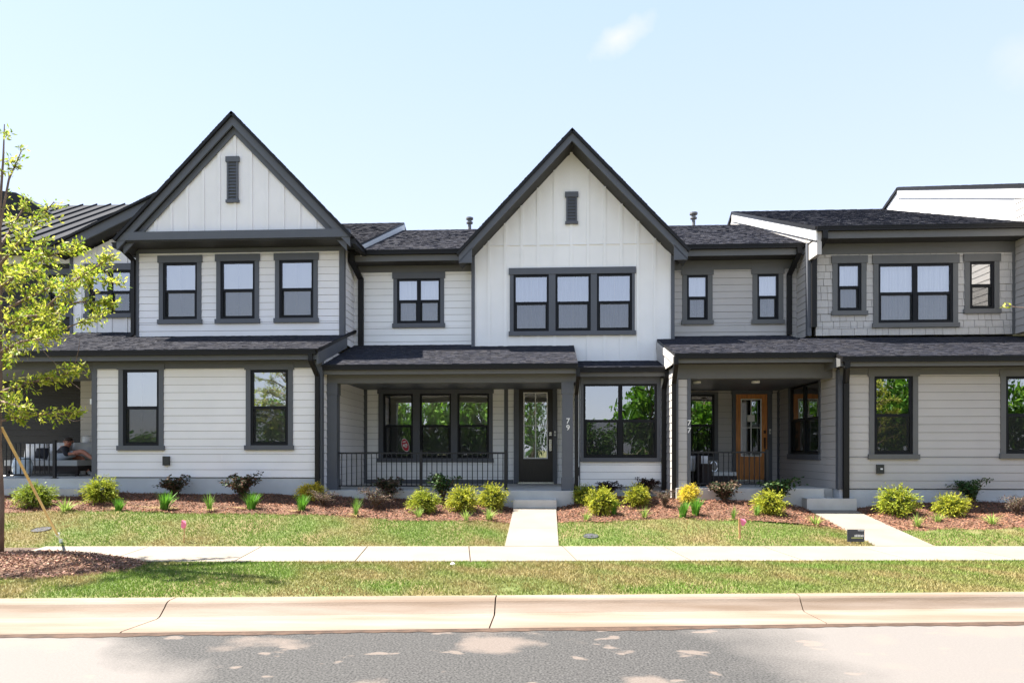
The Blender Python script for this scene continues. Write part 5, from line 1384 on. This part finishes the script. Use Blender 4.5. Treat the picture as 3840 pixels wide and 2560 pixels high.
# yard sign
x0, x1 = 3177, 3241; X, Y, Z = G(3207, 2038); k = Y
sx0, sx1 = P(x0, 2000, k)[0], P(x1, 2000, k)[0]; z0, z1 = P(3207, 2030, k)[1], P(3207, 1984, k)[1]
T = empty('yard_sign', (X, Y, Z), 'small dark grey yard sign with white and yellow print at the path edge', 'sign')
bd = bx('board', sx0, sx1, k - .006, k + .006, z0, z1, 'sign_board', T)
s = MB(); s.bar((sx0 + .06, k + .012, Z - .1), (sx0 + .06, k + .012, z1 - .03), .008).bar((sx1 - .06, k + .012, Z - .1), (sx1 - .06, k + .012, z1 - .03), .008); s.build('wire_leg', 'pipe_grey', T)
rr = random.Random(2); w_, h_ = sx1 - sx0, z1 - z0
def print_row(a, b, c, d, n, m):
    s = MB()
    for i in range(n):
        q = sx0 + w_ * (a + (b - a) * i / n); e = (b - a) * w_ / n; hh = rr.uniform(.7, 1)
        s.box(q, q + e * .72, k - .0075, k - .0065, z0 + h_ * c, z0 + h_ * (c + (d - c) * hh))
    s.build('print', m, bd)
print_row(.62, .97, .88, .97, 7, 'white_paint'); print_row(.42, .97, .40, .62, 6, 'white_paint'); print_row(.24, .92, .27, .38, 9, 'sign_yellow')
# utility covers in the lawn, pebble on the verge
for (u, v, r, l) in ((95, 1216, .15, 'flat grey utility cover sunk in the lawn by the strap'), (1357, 1231, .13, 'small grey utility cover in the lawn right of the front path')):
    X, Y, Z = gx(u, v); s = MB(); s.lathe((0, 0, -.05), [(r, 0), (r, .06), (r * .93, .066), (r * .9, .06), (.03, .062), (.03, .066), (.01, .067)], 20); tag(s.build('utility_cover', 'stone', None, Matrix.Translation((X, Y, Z)) @ Matrix.Rotation(math.radians(10), 4, 'X')), l, 'cover')
X, Y, Z = gx(1040, 1298); s = MB(); s.lathe((X, Y, Z), [(.02, 0), (.035, .015), (.03, .03), (.012, .038)], 7); tag(s.build('pebble', 'white_paint'), 'single white pebble on the verge edge below the front path', 'pebble')
# red oval sign in the porch window of 79
X, Z = P(1520, 1668, YPB - .03); T = empty('window_sign', (X, YPB - .03, Z), 'red oval sign with white rim and marks in the porch window', 'sign')
M_ = Matrix.Translation((X, YPB - .028, Z)) @ Matrix.Rotation(math.radians(90), 4, 'X') @ Matrix.Rotation(math.radians(17), 4, 'Z')
def oval(a, b, t0, t1): s = MB(); n = 28; s.hexa([(a * math.cos(6.2832 * i / n), b * math.sin(6.2832 * i / n), t0) for i in range(n)], [(a * math.cos(6.2832 * i / n), b * math.sin(6.2832 * i / n), t1) for i in range(n)]); return s
oval(.095, .17, 0, .006).build('rim', 'white_paint', T, M_); oval(.083, .158, .0065, .011).build('face', 'red', T, M_)
s = MB()
for (a, b, c, d) in ((-.04, .04, .075, .1), (-.055, -.015, -.03, .03), (-.005, .05, .005, .03), (-.005, .05, -.03, -.005), (-.03, .03, -.065, -.045)): s.box(a, b, c, d, .0115, .013)
s.build('marks', 'white_paint', T, M_)

# ------------------------------------------------------------------ furniture on the porch of 77
def cushion(T, name, c, sz, m, rot=0.0, tilt=0.0):
    me = bpy.data.meshes.new(name); bm = bmesh.new(); bmesh.ops.create_cube(bm, size=1.0); bmesh.ops.subdivide_edges(bm, edges=bm.edges, cuts=5, use_grid_fill=True)
    for v in bm.verts:
        p = v.co; e = max(abs(p.x), abs(p.z)) * 2; p.y *= 1 - .55 * max(0, e) ** 4
        if abs(p.x) > .3 and abs(p.z) > .3: p.x *= .97; p.z *= .97
    bm.to_mesh(me); bm.free(); me.materials.append(MATS[m]); me.polygons.foreach_set('use_smooth', [True] * len(me.polygons))
    W = Matrix.Translation(c) @ Matrix.Rotation(rot, 4, 'Z') @ Matrix.Rotation(tilt, 4, 'X') @ Matrix.Diagonal((*sz, 1))
    return link(bpy.data.objects.new(name, me), T, W)
YC = 15.3
a0, a1 = P(2560, 1780, YC)[0], P(2658, 1780, YC)[0]; zt = P(2620, 1737, YC)[1]; zf = zF7
T = empty('wicker_chair', ((a0 + a1) / 2, YC, zf), 'dark wicker armchair behind the short railing', 'chair')
bx('side_panel', a0 + .35, a1, YC - .3, YC - .22, zf + .04, zt, 'wicker', T); bx('backrest', a0 + .28, a0 + .36, YC - .21, YC + .55, zf + .04, zt + .18, 'wicker', T); bx('seat', a0 + .361, a1, YC - .219, YC + .5, zf + .1, zf + .36, 'wicker', T); bx('side_panel', a0 + .361, a1, YC + .501, YC + .57, zf + .04, zt, 'wicker', T)
for q in (a0 + .32, a1 - .03):
    for y in (YC - .27, YC + .53): bx('leg', q - .02, q + .02, y - .02, y + .02, zf, zf + .039, 'wicker', T)
for u, y, l, r in ((2603, .05, 'white pillow nearest the siding pier on the wicker chair', .3), (2637, .2, 'white pillow further right on the wicker chair', -.3)):
    x = P(u, 1, YC)[0]; o = cushion(None, 'pillow', (x, YC + y, zt + .0), (.3, .12, .34), 'cushion_white', r, .15); tag(o, l, 'pillow', 'white pillows')
b0, b1 = P(2661, 1780, YC)[0], P(2752, 1780, YC)[0]; zc = P(2700, 1768, YC)[1]
T = empty('ottoman', ((b0 + b1) / 2, YC, zf), 'dark wicker ottoman with grey cushion left of the wooden door', 'ottoman')
bx('base', b0, b1, YC - .25, YC + .3, zf + .03, zc - .08, 'wicker', T)
for q in (b0 + .03, b1 - .03):
    for y in (YC - .22, YC + .27): bx('leg', q - .02, q + .02, y - .02, y + .02, zf, zf + .029, 'wicker', T)
s = MB(); s.box(b0 + .01, b1 - .01, YC - .24, YC + .29, zc - .079, zc); s.build('cushion', 'cushion', T)
X, Z = P(2675, 1748, YC); s = MB(); n = 20
s.tube([(X + .075 * math.cos(6.2832 * i / n), YC - .05 + .03 * math.sin(6.2832 * i / n), zc + .115 + .11 * math.sin(6.2832 * i / n)) for i in range(n + 1)], .013, 6, False); tag(s.build('hoop', 'steel'), 'pale oval hoop standing on the dark ottoman', 'hoop')

# ------------------------------------------------------------------ left porch: railing, stool, sofa, man
zf = zFl
railing('porch_railing', YL1 + .12, -12.6, P(208, 1700, YL1 + .12)[0], zf, P(100, 1657, YL1 + .12)[1], [P(205, 1, YL1 + .12)[0]], 'black railing on the left porch in front of the seated man', sp=.105)
YS = 15.55
x, _ = P(84, 1, 14.75); T = empty('garden_stool', (x, 14.75, zf), 'white and blue ceramic drum stool behind the left railing', 'stool')
s = MB(); s.lathe((x, 14.75, zf), [(.13, 0), (.15, .02), (.19, .13), (.2, .22), (.19, .31), (.15, .42), (.13, .44)], 20); o = s.build('drum', 'glaze', T, smooth=True)
s = MB(); s.lathe((x, 14.75, zf), [(.157, .395), (.162, .40), (.157, .41)], 20).lathe((x, 14.75, zf), [(.158, .03), (.165, .04), (.167, .055)], 20); s.build('band', 'frame_black', T)
s0, s1 = P(60, 1, YS)[0], P(330, 1, YS)[0]; zs = P(250, 1724, YS)[1]
T = empty('sofa', ((s0 + s1) / 2, YS, zf), 'low outdoor sofa with pale cushions on the left porch', 'sofa')
bx('frame', s0, s1, YS - .35, YS + .4, zf + .12, zs - .13, 'wicker', T)
for q in (s0 + .05, s1 - .05):
    for y in (YS - .3, YS + .35): bx('leg', q - .03, q + .03, y - .03, y + .03, zf, zf + .119, 'wicker', T)
bx('backrest', s0, s1, YS + .401, YS + .47, zf + .12, zs + .35, 'wicker', T)
for k in range(3):
    q0 = s0 + (s1 - s0) * k / 3 + .01; q1 = s0 + (s1 - s0) * (k + 1) / 3 - .01
    bx('seat_cushion', q0, q1, YS - .36, YS + .39, zs - .129, zs, 'cushion', T)
    cushion(T, 'back_cushion', ((q0 + q1) / 2, YS + .27, zs + .2), (q1 - q0 - .04, .2, .42), 'cushion_white' if k < 2 else 'cushion', 0, -.15)
x = P(160, 1, YS)[0]; tag(cushion(None, 'pillow', (x, YS - .02, zs + .16), (.26, .14, .24), 'shirt', .2, -.3), 'dark pillow on the left porch sofa', 'pillow')
xt = P(333, 1, 16.2)[0]; T = empty('side_table', (xt, 16.2, zf), 'dark little side table carrying the white shaded lamp', 'table')
bx('top', xt - .2, xt + .2, 16.0, 16.4, zf + .36, zf + .4, 'wicker', T)
for q in (-.17, .17):
    for y in (16.03, 16.37): bx('leg', xt + q - .02, xt + q + .02, y - .02, y + .02, zf, zf + .359, 'wicker', T)
T = empty('table_lamp', (xt, 16.2, zf + .4), 'table lamp with white drum shade and blue glass base beside the man', 'lamp')
s = MB(); s.lathe((xt, 16.2, zf + .401), [(.05, 0), (.1, .06), (.1, .2), (.03, .3), (.015, .32), (.015, .4)], 16); s.build('base', 'curtain_blue', T, smooth=True)
s = MB(); s.lathe((xt, 16.2, zf + .401), [(.15, .32), (.13, .54)], 20); s.build('lamp_shade', 'white_paint', T, smooth=True)

def skin(name, chains, m, parent=None, sub=2, smooth=True):
    """chains: lists of ((x,y,z), r) sharing joints by position; grown with a Skin modifier"""
    vs, es, rs, ix = [], [], [], {}
    for ch in chains:
        prev = None
        for p, r in ch:
            key = tuple(round(c, 4) for c in p)
            if key not in ix: ix[key] = len(vs); vs.append(p); rs.append(r)
            if prev is not None and (prev, ix[key]) not in es: es.append((prev, ix[key]))
            prev = ix[key]
    me = bpy.data.meshes.new(name); me.from_pydata(vs, es, []); ob = bpy.data.objects.new(name, me); COL.objects.link(ob)
    md = ob.modifiers.new('skin', 'SKIN'); md.use_smooth_shade = True
    for i, sv in enumerate(me.skin_vertices[0].data): sv.radius = (rs[i], rs[i]); sv.use_root = (i == 0)
    sd = ob.modifiers.new('sub', 'SUBSURF'); sd.levels = sub; sd.render_levels = sub
    dg = bpy.context.evaluated_depsgraph_get(); dg.update(); m2 = bpy.data.meshes.new_from_object(ob.evaluated_get(dg)); bpy.data.objects.remove(ob)
    m2.materials.clear(); m2.materials.append(MATS[m]); m2.polygons.foreach_set('use_smooth', [True] * len(m2.polygons))
    return link(bpy.data.objects.new(name, m2), parent)
def q(u, v, Y): X_, Z_ = P(u, v, Y); return (X_, Y, Z_)
YM = YS - .02
pel = q(222, 1712, YM + .1); spi = q(231, 1700, YM + .1); che = q(241, 1686, YM + .06); nek = q(249, 1677, YM + .02); hd0 = q(254, 1666, YM - .01); hd1 = q(257, 1656, YM - .03)
sho = [q(243, 1683, YM - .13), q(240, 1683, YM + .22)]; elb = [q(247, 1703, YM - .25), q(246, 1702, YM + .22)]; wri = [q(274, 1700, YM - .2), q(276, 1700, YM + .06)]
hip = [q(226, 1714, YM - .02), q(226, 1714, YM + .2)]; kne = [q(309, 1691, YM - .12), q(306, 1716, YM + .12)]; ank = [q(352, 1722, YM - .1), q(331, 1768, YM + .02)]
toe = [q(366, 1712, YM - .14), q(345, 1779, YM - .06)]
PM = empty('person', (pel[0], YM, zf), 'person in dark shirt and grey shorts sitting cross legged on the porch sofa', 'person')
ch = [[(pel, .11), (spi, .105), (che, .12), (nek, .055), (hd0, .075), (hd1, .088), (tuple(np.add(hd1, (.0, 0, .045))), .07)]]
for s in (0, 1):
    ch.append([(che, .12), (sho[s], .06), (elb[s], .045), (wri[s], .03)])
    pal = tuple(np.add(wri[s], (.06, -.01, -.005))); ch.append([(wri[s], .03), (pal, .032)])
    for f in range(4): ch.append([(pal, .032), (tuple(np.add(pal, (.045, -.024 + .016 * f, .004))), .009), (tuple(np.add(pal, (.07 + .006 * (1.5 - abs(f - 1.5)), -.026 + .017 * f, -.02))), .007)])
    ch.append([(pal, .032), (tuple(np.add(pal, (.01, -.045, .012))), .01), (tuple(np.add(pal, (.035, -.055, .0))), .008)])
    ch.append([(pel, .11), (hip[s], .085), (kne[s], .058), (tuple(np.add(np.multiply(kne[s], .6), np.multiply(ank[s], .4))), .052), (ank[s], .034), (toe[s], .03)])
skin('body', ch, 'skin', PM, 2)
skin('shirt', [[(pel, .125), (spi, .125), (che, .14), (tuple(np.add(nek, (-.005, 0, -.02))), .07)]] + [[(che, .14), (sho[s], .075), (elb[s], .06), (tuple(np.add(np.multiply(elb[s], .5), np.multiply(wri[s], .5))), .05)] for s in (0, 1)], 'shirt', PM, 2)
mid = lambda a, b, t: tuple(np.add(np.multiply(a, 1 - t), np.multiply(b, t)))
skin('shorts', [[(tuple(np.add(pel, (0, 0, .02))), .13), (hip[s], .105), (mid(hip[s], kne[s], .72), .085)] for s in (0, 1)], 'shorts', PM, 2)
for s in (0, 1): skin('shoe', [[(ank[s], .04), (mid(ank[s], toe[s], .5), .042), (mid(ank[s], toe[s], 1.25), .034)]], 'cushion', PM, 2)
s = MB(); hc = Vector(hd1)
s.lathe((hc.x - .012, hc.y + .01, hc.z + .03), [(.088, -.005), (.092, .02), (.084, .05), (.055, .068), (.01, .075)], 16); s.build('hair', 'hair', PM, smooth=True)
fwd = Vector((.75, -.66, -.1)).normalized(); sd_ = fwd.cross(Vector((0, 0, 1))).normalized(); fc = hc + Vector((0, 0, .0))
s = MB()
for k in (-1, 1): s.tube([fc + fwd * .088 + sd_ * (.034 * k + .022 * math.cos(6.2832 * i / 10)) + Vector((0, 0, .018 + .018 * math.sin(6.2832 * i / 10))) for i in range(11)], .004, 5, False)
s.tube([fc + fwd * .088 + sd_ * -.012 + Vector((0, 0, .02)), fc + fwd * .088 + sd_ * .012 + Vector((0, 0, .02))], .004, 5); s.build('glasses', 'frame_black', PM)
s = MB(); s.tube([fc + fwd * .07 + Vector((0, 0, .03)), fc + fwd * .105 + Vector((0, 0, -.01)), fc + fwd * .08 + Vector((0, 0, -.02))], [.008, .015, .009], 7); s.build('nose', 'skin', PM, smooth=True)
s = MB(); s.tube([fc + fwd * .08 + sd_ * -.025 + Vector((0, 0, -.045)), fc + fwd * .087 + Vector((0, 0, -.047)), fc + fwd * .08 + sd_ * .025 + Vector((0, 0, -.045))], .006, 6); s.build('mouth', 'red', PM)
for k in (-1, 1): s = MB(); s.tube([fc + sd_ * .085 * k + Vector((0, 0, .03)), fc + sd_ * .1 * k + Vector((0, 0, .005)), fc + sd_ * .086 * k + Vector((0, 0, -.025))], [.01, .016, .009], 7); s.build('ear', 'skin', PM, smooth=True)
